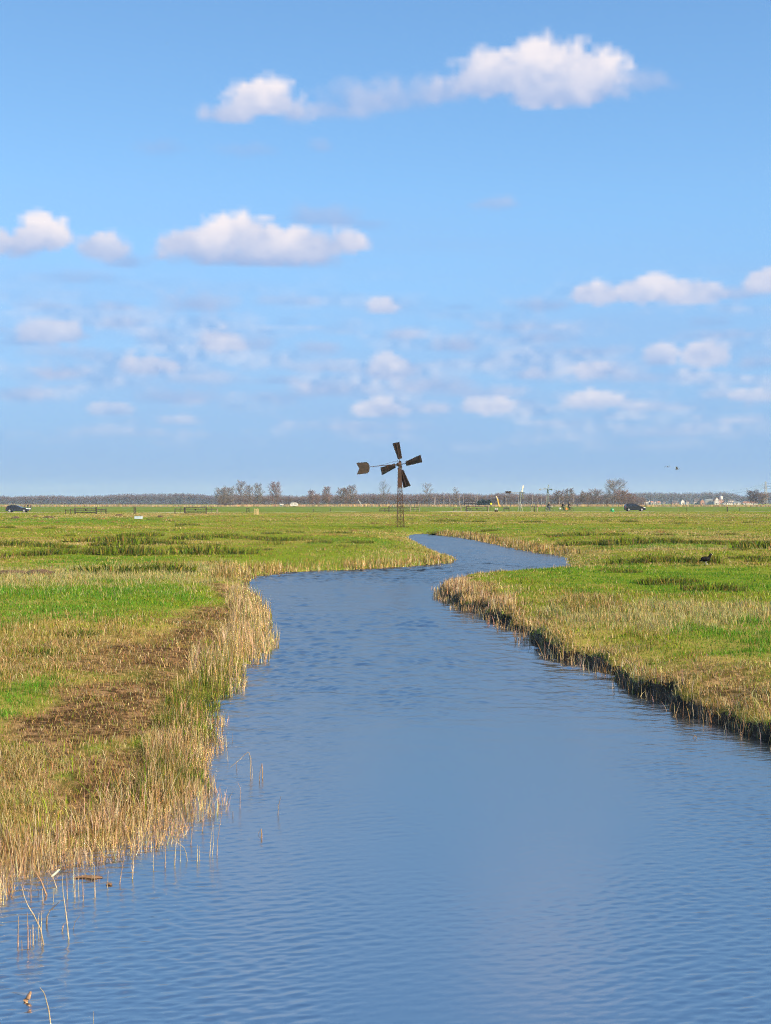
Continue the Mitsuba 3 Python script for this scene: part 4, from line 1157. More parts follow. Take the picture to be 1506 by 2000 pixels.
# bench
tb = thing('bench', 'dark wooden bench beside the path right of the marker posts', 'bench')
MB_ = place(989.3, 264)
for s in (-.5, .5):
    part(tb, 'leg', cat_([bev((s, -.15, .2), (.09, .08, .45), .01), bev((s, .18, .40), (.09, .08, .85), .01)]), 'dark_wood', M=MB_)
for i, y_ in enumerate((-.16, 0, .15)):
    part(tb, 'seat_plank', bev((0, y_, .45), (1.25, .13, .05), .01), 'dark_wood', M=MB_)
for z_ in (.62, .78):
    part(tb, 'back_plank', bev((0, .20, z_), (1.25, .04, .13), .01), 'dark_wood', M=MB_)
# stile, dark little shelter by the left road
ts = thing('stile', 'small dark wooden stile left of the bunch of pale posts', 'stile')
MS_ = place(484, 262)
for x_ in (-.24, .24):
    part(ts, 'post', bev((x_, 0, .4), (.1, .12, 1.0), .012), 'dark_wood', M=MS_)
part(ts, 'top_board', bev((0, 0, .88), (.68, .2, .14), .02), 'dark_wood', M=MS_)
part(ts, 'step', bev((0, -.15, .35), (.6, .3, .06), .01), 'dark_wood', M=MS_)
# round yellow sign
t = thing('traffic_sign', 'round yellow sign on a dark pole beside the right gate', 'sign')
M_ = place(959, 282)
part(t, 'pole', tube([[0, 0, -.1], [0, 0, 1.95]], .035, 8), 'dark_wood', M=M_)
part(t, 'disc', tube([[.06, -.05, 1.78], [.06, -.075, 1.78]], .21, 24), 'lime_paint', M=M_)
# leaning yellow barrier arm and slanting white board in front of the reeds
t = thing('barrier_arm', 'tall leaning yellow pole with an orange top standing before the woods', 'pole')
M_ = place(975.5, 690)
part(t, 'shaft', beam([0, 0, -.1], [-1.05, 0, 4.2], .55, .4), 'yellow_paint', M=M_)
part(t, 'top', beam([-1.06, 0, 4.24], [-1.72, 0, 5.55], .62, .46), 'cream_blade', M=M_)
part(t, 'foot', bev((.05, 0, .2), (1.0, .8, .5), .08), 'orange_paint', M=M_)
t = thing('slanting_board', 'white slanting board standing in the reeds left of the windmill', 'board')
M_ = place(707, 692)
part(t, 'board', beam([.1, 0, .4], [-2.0, 0, 3.6], .75, .2), 'white_paint', M=M_)
part(t, 'prop', beam([.0, .2, -.1], [-.9, .2, 1.9], .18, .18), 'grey_wood', M=M_)
# caravan and boat far behind
t = thing('caravan', 'low rounded white caravan parked in front of the reeds', 'caravan')
M_ = place(574.4, 696)
cp = sg.Polygon([(-1.75, .45), (-1.8, 1.2), (-1.5, 1.85), (-.8, 2.05), (.6, 2.1), (1.4, 1.85), (1.8, 1.1), (1.7, .45)]).buffer(.1)
part(t, 'body', prism(cp, 1.9), 'white_paint', M=M_)
for x_ in (-1.0, 0.1, 1.0):
    part(t, 'window', bev((x_, -.97, 1.35), (.6, .04, .4), .01), 'dark_glass', M=M_)
for sd in (-1, 1):
    part(t, 'wheel', tube([[0, sd * .8, .32], [0, sd * .95, .32]], .32, 18), 'rubber', M=M_)
part(t, 'drawbar', beam([1.7, 0, .5], [2.6, 0, .42], .1, .1), 'galvanised', M=M_)
t = thing('boat', 'small white boat on a trailer with a short mast, left of the caravan', 'boat')
M_ = place(549.5, 697)
hull = m3.Manifold.batch_hull([m3.Manifold.sphere(.12, 8).translate(p) for p in ([-1.0, -.4, .9], [-1.0, .4, .9], [.6, -.4, .95], [.6, .4, .95], [1.2, 0, 1.15], [-.9, 0, .5], [.6, 0, .55])])
part(t, 'hull', vf(hull), 'white_paint', M=M_)
part(t, 'cabin', bev((-.2, 0, 1.25), (.9, .6, .4), .08), 'white_paint', M=M_)
part(t, 'mast', tube([[.55, 0, 1.0], [.6, 0, 2.6]], .06, 8), 'white_paint', M=M_)
part(t, 'trailer', cat_([beam([-.9, 0, .3], [1.3, 0, .3], .12, .1), tube([[-.2, -.6, .25], [-.2, -.5, .25]], .25, 14), tube([[-.2, .5, .25], [-.2, .6, .25]], .25, 14)]), 'galvanised', M=M_)
# green bag, trough
t = thing('litter_bin', 'bright green domed bin at the roadside left of the black car', 'bin')
M_ = place(1196, 264)
part(t, 'bin', tube([[0, 0, 0], [0, 0, .05], [0, 0, .45], [0, 0, .62], [0, 0, .70]], [.34, .37, .35, .24, .06], 18), 'green_plastic', smooth=50, M=M_)
part(t, 'flap', bev((.05, -.33, .42), (.28, .05, .16), .02), 'pale_concrete', M=M_)
t = thing('water_trough', 'pale blue cattle trough standing in dry grass in the left meadow', 'trough')
M_ = place(270.5, 165)
outer = bev((0, 0, .2), (.92, .45, .40), .03)
bx_m = m3.Manifold.cube([.92, .45, .36], True).translate([0, 0, .2]) - m3.Manifold.cube([.84, .37, .30], True).translate([0, 0, .3])
part(t, 'basin', vf(bx_m), 'trough_blue', M=M_)
part(t, 'rim', cat_([bev((0, s * .225, .385), (.98, .05, .04), .01) for s in (-1, 1)] + [bev((s * .46, 0, .386), (.05, .398, .038), .01) for s in (-1, 1)]), 'dark_wood', M=M_)


# molehills and dug soil
def mound(px, py, w, h, label, seed, d=None):
    p = G(px, py)
    b = trimesh.creation.icosphere(subdivisions=4)
    v = np.array(b.vertices); f = np.array(b.faces)
    n_ = meshkit.fbm(v * 2.2 + seed * 9, 4, seed=seed)
    v = v * (.65 + .75 * n_)[:, None] * [w, d or w * .6, h]
    v[:, 2] = np.maximum(v[:, 2], -.06)
    single('molehill', label, 'soil heap', (v, f), 'molehill_soil', smooth=True, M=T().translate([float(p[0]), float(p[1]), gz(p[0], p[1])]))


mound(22, 1120, .62, .11, 'long dark heap of dug soil at the left edge of the meadow', 1, .3)
mound(78, 1121, .40, .13, 'dark soil heap just right of the long one in the left meadow', 2, .25)
for i, (px, py, w_) in enumerate(((95, 1011, .8), (70, 1009, .4), (233, 1007, .6), (30, 1012, .5), (313, 1010, .4))):
    mound(px, py, w_, .22, ('third', 'second', 'fourth', 'first', 'fifth')[i] + ' small dark molehill from the left in the far left meadow', 3 + i)
    labels[[k for k in scene if k.startswith('molehill')][-1]]['group'] = 'molehills in the far left meadow'

# ------------------------------------------------------------------ trees


def twig_strips(base, tip, w):
    """One thin triangle per twig, turned at random about its own axis."""
    d = tip - base
    r = RNG.normal(size=d.shape)
    s = np.cross(d, r); s /= np.linalg.norm(s, axis=1, keepdims=True) + 1e-9
    n = len(base)
    v = np.stack([base - s * w[:, None] / 2, base + s * w[:, None] / 2, tip], 1).reshape(-1, 3)
    return v, np.arange(3 * n).reshape(-1, 3)


def bare_tree(H, spread, kind, tw=.07, n_limb=20, rng=None, low=.22):
    """Trunk with limbs, and a crown of branches and twigs, for one leafless tree."""
    g = rng
    bend = g.normal(0, .02 * H, 2)
    trunk_pts = [np.array([bend[0] * (k / 5) ** 2, bend[1] * (k / 5) ** 2, H * .93 * k / 5 - .1 * (k == 0)]) for k in range(6)]
    r0 = .022 * H + .04
    trunk = [tube(trunk_pts, [r0 * (1 - .9 * k / 5) for k in range(6)], 7)]
    B, Tp, Wd = [], [], []
    for i in range(n_limb):
        tt = low + (1 - low) * (i + g.random()) / n_limb * .95
        k = min(int(tt / .186), 4)
        p = trunk_pts[k] + (trunk_pts[k + 1] - trunk_pts[k]) * min(1, (tt / .186 - k))
        q_ = (tt - low) / (1 - low)
        if kind == 'round':
            L = spread * (.30 + 1.0 * math.sqrt(max(0, 1 - (2 * q_ - .95) ** 2)))
            up = .1 + .6 * q_
        elif kind == 'tall':
            L = spread * (.50 + .75 * math.sin(math.pi * min(1, q_ * .75 + .25)))
            up = .9
        else:
            L = spread * (.7 + .5 * math.sin(math.pi * q_))
            up = .55
        az_ = i * 2.4 + g.normal(0, .3)
        d = np.array([math.cos(az_), math.sin(az_), up]); d /= np.linalg.norm(d)
        L *= g.uniform(.75, 1.2)
        e = p + d * L + [0, 0, .10 * L]
        mid = p + d * L * .5 + g.normal(0, .05 * L, 3)
        trunk.append(tube([p, mid, e], [r0 * .32 * (1 - .6 * tt), r0 * .2, .02], 4))
        for j in range(9):
            u = .25 + .75 * (j + g.random()) / 9
            bp_ = p + (e - p) * u + (mid - (p + e) / 2) * (1 - abs(2 * u - 1))
            dd = d * .7 + g.normal(0, .55, 3) + [0, 0, .45]; dd /= np.linalg.norm(dd)
            bl_ = L * .42 * g.uniform(.6, 1.2) * (1.15 - .4 * u)
            be = bp_ + dd * bl_
            B.append(bp_); Tp.append(be); Wd.append(tw * 1.5)
            for m_ in range(7):
                uu = .2 + .8 * (m_ + g.random()) / 7
                d2 = dd * .8 + g.normal(0, .5, 3) + [0, 0, .25]; d2 /= np.linalg.norm(d2)
                tb_ = bp_ + (be - bp_) * uu
                B.append(tb_); Tp.append(tb_ + d2 * bl_ * .62 * g.uniform(.5, 1.2)); Wd.append(tw)
    return cat_(trunk), twig_strips(np.array(B), np.array(Tp), np.array(Wd))


diffuse('twig_brown', (.17, .12, .10))
diffuse('twig_red', (.20, .12, .095))
diffuse('twig_grey', (.175, .145, .13))
diffuse('twig_pale', (.20, .165, .145))
diffuse('trunk_dark', (.10, .08, .065))
diffuse('birch_white', (.46, .42, .40))
diffuse('wood_mass', (.11, .08, .092))
diffuse('wood_mass_pale', (.15, .108, .104))
diffuse('evergreen', (.022, .034, .028))

TREES = [  # column, row of the top, half width in px, kind, twigs, label
    (432, 957, 15, 'bush', 'twig_grey', 'grey bare bushy tree, leftmost of the tall trees left of the windmill'),
    (447, 956, 15, 'round', 'twig_grey', 'grey bare tree with drooping limbs beside the leftmost bushy one'),
    (471, 943, 13, 'tall', 'twig_brown', 'tallest bare tree of the group left of the windmill'),
    (487, 950, 10, 'tall', 'twig_brown', 'slim bare tree just right of the tallest one'),
    (505, 947, 11, 'tall', 'twig_grey', 'upright bare tree in the gap between the two tallest crowns'),
    (538, 945, 15, 'tall', 'twig_red', 'broad reddish bare tree, rightmost of the tall group left of the windmill'),
    (608, 959, 9, 'tall', 'twig_red', 'small pointed bare tree above the low white caravan'),
    (620, 965, 7, 'bush', 'twig_red', 'low bare tree right of the small pointed one'),
    (638, 953, 11, 'tall', 'twig_red', 'bare two crowned tree midway between caravan and windmill tail'),
    (672, 957, 14, 'round', 'twig_brown', 'wide bare tree under the left end of the windmill tail board'),
    (686, 951, 12, 'tall', 'twig_brown', 'pointed bare tree under the windmill tail board'),
    (749, 941, 13, 'tall', 'twig_grey', 'thin open poplar rising behind the windmill on its left'),
    (834, 945, 12, 'tall', 'twig_grey', 'thin open poplar rising above the woods right of the windmill'),
    (892, 953, 8, 'tall', 'twig_grey', 'small thin poplar above the woods by the dark farmhouse'),
    (1092, 961, 11, 'round', 'twig_brown', 'rounded bare tree above the pair of cyclists'),
    (1112, 957, 11, 'round', 'twig_brown', 'rounded bare tree right of the pair of cyclists'),
    (1143, 965, 14, 'bush', 'twig_brown', 'low wide bare tree between cyclists and the round tree'),
    (1163, 960, 15, 'bush', 'twig_brown', 'spreading bare tree left of the big round tree'),
    (1201, 944, 21, 'round', 'twig_pale', 'big round crowned bare tree left of the black car'),
    (1186, 966, 10, 'bush', 'twig_brown', 'bare bush at the left foot of the big round tree'),
    (1215, 962, 18, 'bush', 'twig_red', 'reddish bare bush at the right foot of the big round tree'),
    (1231, 970, 14, 'bush', 'twig_red', 'low reddish bush above the black car'),
    (1472, 963, 14, 'round', 'wood_mass', 'dark rounded bare tree near the pylon'),
    (1490, 966, 12, 'bush', 'twig_red', 'brownish bare tree at the foot of the pylon')]
for i, (px, top, hw, kind, mat, lab) in enumerate(TREES):
    D_ = 830 + 40 * (i % 4)
    m = D_ / F
    H = EYE - (top - HY) * m - .4
    g = np.random.default_rng(900 + i)
    tr, cr = bare_tree(H, hw * m * (.95 if kind == 'tall' else .80), kind, tw=.15 if px not in (749, 834, 892) else .09, n_limb=(46 if kind == 'round' else 34) if px not in (749, 834, 892) else 18, rng=g, low=.07 if kind != 'round' else .16)
    t = thing('bare_tree', lab, 'tree', 'bare trees before the woods')
    M = place(px, D_)
    part(t, 'trunk', tr, 'trunk_dark', M=M)
    part(t, 'crown', cr, mat, M=M)

for i, (px, top) in enumerate(sorted(((849.5, 969), (867, 968), (897.5, 967.5), (905.5, 970), (928, 971), (932.6, 962.5), (879, 972), (848, 972), (988.5, 964), (1013.5, 964), (1040, 966), (1051, 973), (1058, 966), (1067, 965), (1093, 968), (1121, 966)))):
    D_ = 800 + 9 * (i % 5)
    m = D_ / F; H = EYE - (top - HY) * m
    g = np.random.default_rng(1200 + i)
    b0 = g.normal(0, .12)
    t = thing('birch', f'{ORD[i]} white stemmed slender birch from the left before the woods right of the windmill', 'tree', 'white birches before the woods')
    M = place(px, D_)
    part(t, 'trunk', tube([[0, 0, -.1], [b0 * .4, 0, H * .5], [b0, 0, H]], [.12, .09, .04], 7), 'birch_white', M=M)
    zb = g.uniform(.35, 1, 60) * H
    bs = np.c_[b0 * zb / H, zb * 0, zb]; dv = g.normal(0, 1, (60, 3)) + [0, 0, .8]; dv /= np.linalg.norm(dv, axis=1, keepdims=True)
    part(t, 'crown', twig_strips(bs, bs + dv * (1.3 * (1.1 - zb / H))[:, None] + .2, np.full(60, .06)), 'twig_red', M=M)


def forest(name, label, px0, px1, D_, skyline, rows, step, mat, dense=150, tw=.42, zb=.4):
    """A far wood: rows of crowns of twigs on trunks, joined into one mass."""
    bs, ts, ws, tk = [], [], [], []
    g = np.random.default_rng(int(px0 + 5000))
    for r in range(rows):
        d_ = D_ + r * step * 1.4
        m = d_ / F
        x = (px0 - CX) * m
        while x < (px1 - CX) * m:
            x += step * g.uniform(.7, 1.3)
            px = x / m + CX
            top = np.interp(px, [q_[0] for q_ in skyline], [q_[1] for q_ in skyline])
            H = (EYE - (top - HY) * m - zb) * g.uniform(.95, 1.12) * (1 - .04 * (r == 0))
            R = step * g.uniform(.75, 1.1)
            n = dense
            u = g.normal(size=(n, 3)); u /= np.linalg.norm(u, axis=1, keepdims=True)
            rad = g.random(n) ** .45
            c = np.array([x, d_ + g.uniform(-2, 2), H * .55 + zb])
            p = c + u * rad[:, None] * [R, R, H * .44]
            dv = u * .7 + g.normal(0, .4, (n, 3)) + [0, 0, .7]; dv /= np.linalg.norm(dv, axis=1, keepdims=True)
            L = g.uniform(.10, .2, n) * H
            bs.append(p - dv * L[:, None] * .5); ts.append(p + dv * L[:, None] * .5); ws.append(np.full(n, tw) * g.uniform(.6, 1.3, n))
            tk.append(beam([x, c[1], zb - .3], [x + g.normal(0, .3), c[1], H * .6], .32, .32))
            # undergrowth at the foot
            k = 26
            b2 = np.c_[x + g.uniform(-1, 1, k) * step, c[1] + g.uniform(-2, 0, k), np.full(k, zb)]
            bs.append(b2); ts.append(b2 + np.c_[g.normal(0, .6, k), g.normal(0, .6, k), g.uniform(.12, .34, k) * H]); ws.append(np.full(k, tw * 1.6))
    struct(name, cat_([twig_strips(np.vstack(bs), np.vstack(ts), np.concatenate(ws))] + tk), mat, kind='stuff', label=label, cat='woods')


forest('woods', 'long low bluish purple leafless wood on the left horizon', -110, 435, 1650, [(-110, 969), (0, 968), (25, 970), (60, 968), (90, 967), (150, 969), (200, 967.5), (240, 965), (300, 963.5), (350, 963.5), (390, 965), (410, 967.5), (435, 967)], 4, 4.6, 'wood_mass', 330, .24)
forest('woods', 'brown purple leafless wood behind the windmill', 425, 1250, 1000, [(425, 966), (480, 966), (540, 967), (580, 968), (620, 966.5), (660, 966), (700, 964), (760, 963.5), (800, 964.5), (850, 963.5), (900, 963), (930, 964), (945, 967), (955, 965), (975, 962.5), (1000, 963), (1050, 964), (1090, 965.5), (1150, 965.5), (1200, 966.5), (1250, 970)], 4, 3.8, 'wood_mass_pale', 460, .14)
forest('woods', 'dark blue hazy wood behind the white houses on the right horizon', 1215, 1610, 2300, [(1215, 966), (1235, 963), (1260, 962), (1300, 962), (1330, 963.5), (1345, 962.5), (1365, 963), (1395, 960.5), (1425, 962), (1440, 965), (1452, 969), (1465, 968), (1480, 963), (1500, 961.5), (1610, 962)], 4, 6.5, 'wood_mass', 330, .36)

# evergreens and the dark farmhouse
for i, (px, top, hw, lab) in enumerate(((936, 978, 4.5, 'low dark evergreen, left one of the three right of the farmhouse'), (944, 975.5, 6, 'tallest dark evergreen of the three right of the farmhouse'), (955, 976, 6, 'dark evergreen, right one of the three beside the yellow sign'))):
    D_ = 780; m = D_ / F; H = EYE - (top - HY) * m - .4; g = np.random.default_rng(1500 + i)
    n = 900
    u = g.normal(size=(n, 3)); u /= np.linalg.norm(u, axis=1, keepdims=True); rad = g.random(n) ** .4
    p = u * rad[:, None] * [hw * m, hw * m * .9, H * .5] + [0, 0, H * .5]
    p[:, :2] *= (1.15 - .55 * p[:, 2:3] / H)
    dv = u + [0, 0, .3]
    t = thing('evergreen_tree', lab, 'tree')
    M = place(px, D_)
    part(t, 'crown', twig_strips(p, p + dv * .5, np.full(n, .3)), 'evergreen', M=M)
    part(t, 'trunk', tube([[0, 0, -.1], [0, 0, H * .6]], [.2, .1], 7), 'trunk_dark', M=M)


def house(label, D_, x0, x1, eave, top, wall, roof, gable=False, chimney=None, windows=3, depth=8.0, base=.4, name='house', dome=False):
    """A house with walls, a pitched roof, windows (each a part with a pane) and chimney, placed by columns and rows."""
    t = thing(name, label, 'house')
    m = D_ / F
    X0, X1 = (x0 - CX) * m, (x1 - CX) * m
    ze, zt = EYE - (eave - HY) * m, EYE - (top - HY) * m
    w = X1 - X0; cx = (X0 + X1) / 2
    if gable:       # the gable end faces the viewer
        poly = sg.Polygon([(X0, base - .3), (X1, base - .3), (X1, ze), (cx, zt - .15), (X0, ze)])
        v, f = prism(poly, depth); v[:, 1] += D_ + depth / 2
        part(t, 'wall', (v, f), wall)
        for s, xe in ((-1, X0), (1, X1)):
            a_ = np.array([cx, zt]); b_ = np.array([xe + s * .35, ze - .35 * (zt - ze) / (w / 2)])
            nn = np.array([s * (zt - ze), w / 2]); nn = nn / np.linalg.norm(nn) * .22
            q_ = sg.Polygon([a_, b_, b_ + nn, a_ + nn])
            v, f = prism(q_, depth + .6); v[:, 1] += D_ + depth / 2
            rk = part(t, 'roof', (v, f), roof)
    else:
        part(t, 'wall', box((cx, D_ + depth / 2, (ze + base - .3) / 2), (w, depth, ze - base + .3)), wall)
        pr = np.array([[X0 - .3, D_ - .35, ze], [X1 + .3, D_ - .35, ze], [X1 + .3, D_ + depth + .35, ze], [X0 - .3, D_ + depth + .35, ze], [X0 + min(1.5, w * .12), D_ + depth / 2, zt], [X1 - min(1.5, w * .12), D_ + depth / 2, zt]])
        pr = np.vstack([pr, pr[:4] - [0, 0, .15]])
        rk = part(t, 'roof', vf(trimesh.convex.convex_hull(pr)), roof)
    if chimney:
        zc = EYE - (chimney[1] - HY) * m
        part(rk, 'chimney', box(((chimney[0] - CX) * m, D_ + depth / 2, (zc + ze) / 2), (max(.8, chimney[2] * m), .9, zc - ze)), wall)
    hgt = ze - base
    for r in range(1 if hgt < 4.2 else 2):
        for i in range(windows):
            xw = X0 + w * (i + .5) / windows
            zw_ = base + (1.5 if r == 0 else 4.1)
            win = part(t, 'window', box((xw, D_ - .03, zw_), (min(1.5, w / windows * .55), .10, 1.3)), 'white_paint')
            part(win, 'pane', box((xw, D_ - .075, zw_), (min(1.3, w / windows * .46), .03, 1.1)), 'dark_glass')
    if windows:
        part(t, 'door', box((X0 + w * .5 / max(windows, 1) + min(1.6, w * .18), D_ - .03, base + 1.0), (1.0, .09, 2.1)), 'dark_wood')
    if dome:
        b = ball(((dome - CX) * m, D_ + 2, zt - .3), 1.9, 2, (1, 1, 1.1))
        part(t, 'dome', b, 'white_paint', smooth=True)
        part(t, 'turret', tube([[(dome - CX) * m, D_ + 2, base], [(dome - CX) * m, D_ + 2, zt - .2]], 1.9, 14), 'white_paint', smooth=40)
    return t


house('dark roofed low farmhouse with a chimney before the woods right of the windmill', 790, 907.5, 929.5, 983, 975, 'tarred_board', 'tarred_board', chimney=(920.2, 975, 2.4), windows=3)
HD = 1500
for args, kw in (((('small white house, first one right of the bare reddish bush'), HD, 1243.5, 1249, 980.5, 977.5, 'white_paint', 'roof_tile'), dict(windows=2)),
                 ((('pale house with grey roof, second in the white row'), HD + 10, 1250, 1257, 980.5, 976.5, 'cream_wall', 'roof_tile'), dict(windows=2)),
                 ((('bright white wide house in the left part of the far row'), HD - 10, 1258, 1266, 980, 977, 'white_paint', 'roof_tile'), dict(windows=3)),
                 ((('white gable end right of the bright wide house'), HD + 6, 1266.8, 1271, 980, 976.5, 'white_paint', 'roof_tile'), dict(gable=True, windows=1)),
                 ((('small cream house in the middle of the far row'), HD, 1272, 1277.5, 981, 978.5, 'cream_wall', 'red_roof'), dict(windows=2)),
                 ((('narrow tall white house in the far row'), HD + 12, 1279, 1283, 979.5, 977, 'white_paint', 'roof_tile'), dict(windows=1)),
                 ((('pinkish low house right of the narrow tall one'), HD, 1284.5, 1290.5, 981, 978.8, 'cream_wall', 'red_roof'), dict(windows=2)),
                 ((('small house at the gap before the dark wood'), HD + 5, 1296.5, 1299.5, 981, 978.5, 'cream_wall', 'roof_tile'), dict(windows=1)),
                 ((('low grey roofed house left of the white gable house'), HD, 1313, 1325, 981.5, 977.5, 'brick_wall', 'roof_tile'), dict(windows=3)),
                 ((('lone white gable house in front of the dark blue wood'), HD - 15, 1330.5, 1337, 979, 975.5, 'white_paint', 'roof_tile'), dict(gable=True, windows=1)),
                 ((('small white house right of the lone gable house'), HD, 1341, 1346, 980.5, 977, 'white_paint', 'roof_tile'), dict(windows=1)),
                 ((('house under a big dark roof among the white houses'), HD, 1356, 1369, 979.5, 973.8, 'cream_wall', 'roof_tile'), dict(windows=3)),
                 ((('pink brick gable house right of the big dark roof'), HD - 8, 1368.5, 1376, 979, 975, 'brick_wall', 'roof_tile'), dict(gable=True, windows=1)),
                 ((('long blue grey shed between the pink house and the tower house'), HD + 12, 1378, 1394, 977, 974.8, 'galvanised', 'galvanised'), dict(windows=0)),
                 ((('brown and white gabled house left of the domed turret'), HD, 1396, 1405, 978, 971.5, 'white_paint', 'red_roof'), dict(gable=True, windows=2)),
                 ((('tall house with a white domed turret'), HD + 4, 1405.5, 1413, 976, 971.5, 'brick_wall', 'roof_tile'), dict(windows=2, dome=1409.5)),
                 ((('long low white building right of the domed house'), HD - 10, 1413.6, 1432, 982, 980, 'white_paint', 'roof_tile'), dict(windows=5)),
                 ((('cream two storey house behind the long low building'), HD + 20, 1423, 1434, 977.5, 975, 'cream_wall', 'roof_tile'), dict(windows=3)),
                 ((('low white shed between the two long low buildings'), HD - 8, 1435, 1447, 981.5, 979.8, 'white_paint', 'galvanised'), dict(windows=3)),
                 ((('long pinkish white terrace left of the pylon'), HD - 10, 1452, 1480, 981.5, 979.5, 'cream_wall', 'red_roof'), dict(windows=8))):
    house(*args, **kw)

# the pylon and its wires
PD = 2250
mp = PD / F
t = thing('pylon', 'grey steel lattice power pylon at the right edge of the horizon', 'pylon')
M_ = T().translate([float((1495.5 - CX) * mp), float(PD), .4])
HP = (985 - 941) * mp
for sx in (-1, 1):
    for sy in (-1, 1):
        part(t, 'leg', beam([sx * 3.2, sy * 3.2, -.2], [sx * .35, sy * .35, HP], .5, .5), 'galvanised', M=M_)
lev = [HP * k for k in (0, .2, .38, .53, .66, .77, .86, .94)]
for z0, z1 in zip(lev[:-1], lev[1:]):
    w0, w1 = 3.2 - 2.85 * z0 / HP, 3.2 - 2.85 * z1 / HP
    for s in (-1, 1):
        part(t, 'cross_brace', cat_([beam([-w0, s * w0, z0], [w1, s * w1, z1], .22, .22), beam([w0, s * w0, z0], [-w1, s * w1, z1], .22, .22)]), 'galvanised', M=M_)
for z_, w_ in ((HP * .95, 3.5), (HP * .82, 6.0), (HP * .70, 4.5)):
    part(t, 'arm', cat_([beam([-w_, 0, z_], [w_, 0, z_], .35, .35), beam([-w_, 0, z_], [0, 0, z_ + 1.6], .2, .2), beam([w_, 0, z_], [0, 0, z_ + 1.6], .2, .2)]), 'galvanised', M=M_)
for i, (z_, w_) in enumerate(((HP * .95, 3.5), (HP * .82, 6.0), (HP * .82, -6.0), (HP * .70, -4.5))):
    p0 = np.array([(1495.5 - CX) * mp + w_ * .9, PD, z_ - .4]); p1 = np.array([(1385 - CX) * 3300 / F, 3300, z_ - 3 - 1.0 * i]); p2 = np.array([p0[0] + 160, PD - 300, z_ - 2])
    a_ = [p0 + (p1 - p0) * k / 12 - np.array([0, 0, 7 * (1 - (2 * k / 12 - 1) ** 2)]) for k in range(13)]
    b_ = [p0 + (p2 - p0) * k / 6 - np.array([0, 0, 3 * (1 - (2 * k / 6 - 1) ** 2)]) for k in range(7)]
    single('power_line', ('uppermost', 'second', 'third', 'lowest')[i] + ' power line hanging from the pylon down to the left', 'cable', cat_([tube(a_, .11, 4), tube(b_, .11, 4)]), 'cable_dark', group=None)

# ------------------------------------------------------------------ birds
t = thing('coot', 'black coot with a white bill walking on the green right meadow', 'bird')
pc = G(1380, 1107)
MCo = T().translate([float(pc[0]), float(pc[1]), gz(pc[0], pc[1]) + .03]).scale(.9)
bm = m3.Manifold.batch_hull([m3.Manifold.sphere(r, 16).translate(p) for p, r in (((-.06, 0, .19), .095), ((.05, 0, .20), .085), ((-.19, 0, .15), .03))])
nk = m3.Manifold.batch_hull([m3.Manifold.sphere(.055, 14).translate([.09, 0, .24]), m3.Manifold.sphere(.034, 14).translate([.135, 0, .335])])
hd_ = m3.Manifold.batch_hull([m3.Manifold.sphere(.040, 16).translate([.140, 0, .355]), m3.Manifold.sphere(.026, 14).translate([.168, 0, .350])])
b_ = trimesh.Trimesh(*vf((bm + nk + hd_).refine_to_length(.02)), process=True); trimesh.smoothing.filter_taubin(b_, iterations=8)
bd = part(t, 'body', vf(b_), 'black_feather', smooth=True, M=MCo)
part(t, 'bill', vf(m3.Manifold.batch_hull([m3.Manifold.sphere(.016, 10).translate([.180, 0, .352]), m3.Manifold.sphere(.004, 8).translate([.222, 0, .338])])), 'white_bill', smooth=True, M=MCo)
part(t, 'forehead_shield', ball((.172, 0, .375), .017, 2, (.7, .8, 1.4)), 'white_bill', smooth=True, M=MCo)
part(t, 'tail', vf(m3.Manifold.batch_hull([m3.Manifold.sphere(.03, 10).translate([-.17, 0, .15]), m3.Manifold.sphere(.012, 8).translate([-.26, .03, .12]), m3.Manifold.sphere(.012, 8).translate([-.26, -.03, .12])])), 'black_feather', smooth=True, M=MCo)
for s in (-1, 1):
    part(t, 'wing', ball((-.05, s * .082, .205), 1, 3, (.135, .028, .062)), 'black_feather', smooth=True, M=MCo)
    x_ = .03 * s
    part(t, 'leg', cat_([tube([[-.02, .035 * s, .12], [x_ - .02, .04 * s, .06], [x_ + .01, .04 * s, .005]], [.014, .009, .008], 6)] + [tube([[x_ + .01, .04 * s, .006], [x_ + .07, .04 * s + q_, .004]], [.008, .004], 5) for q_ in (-.03, 0, .03)]), 'galvanised', M=MCo)
    part(t, 'eye', ball((.160, s * .034, .362), .006, 1), 'tail_red', M=MCo)


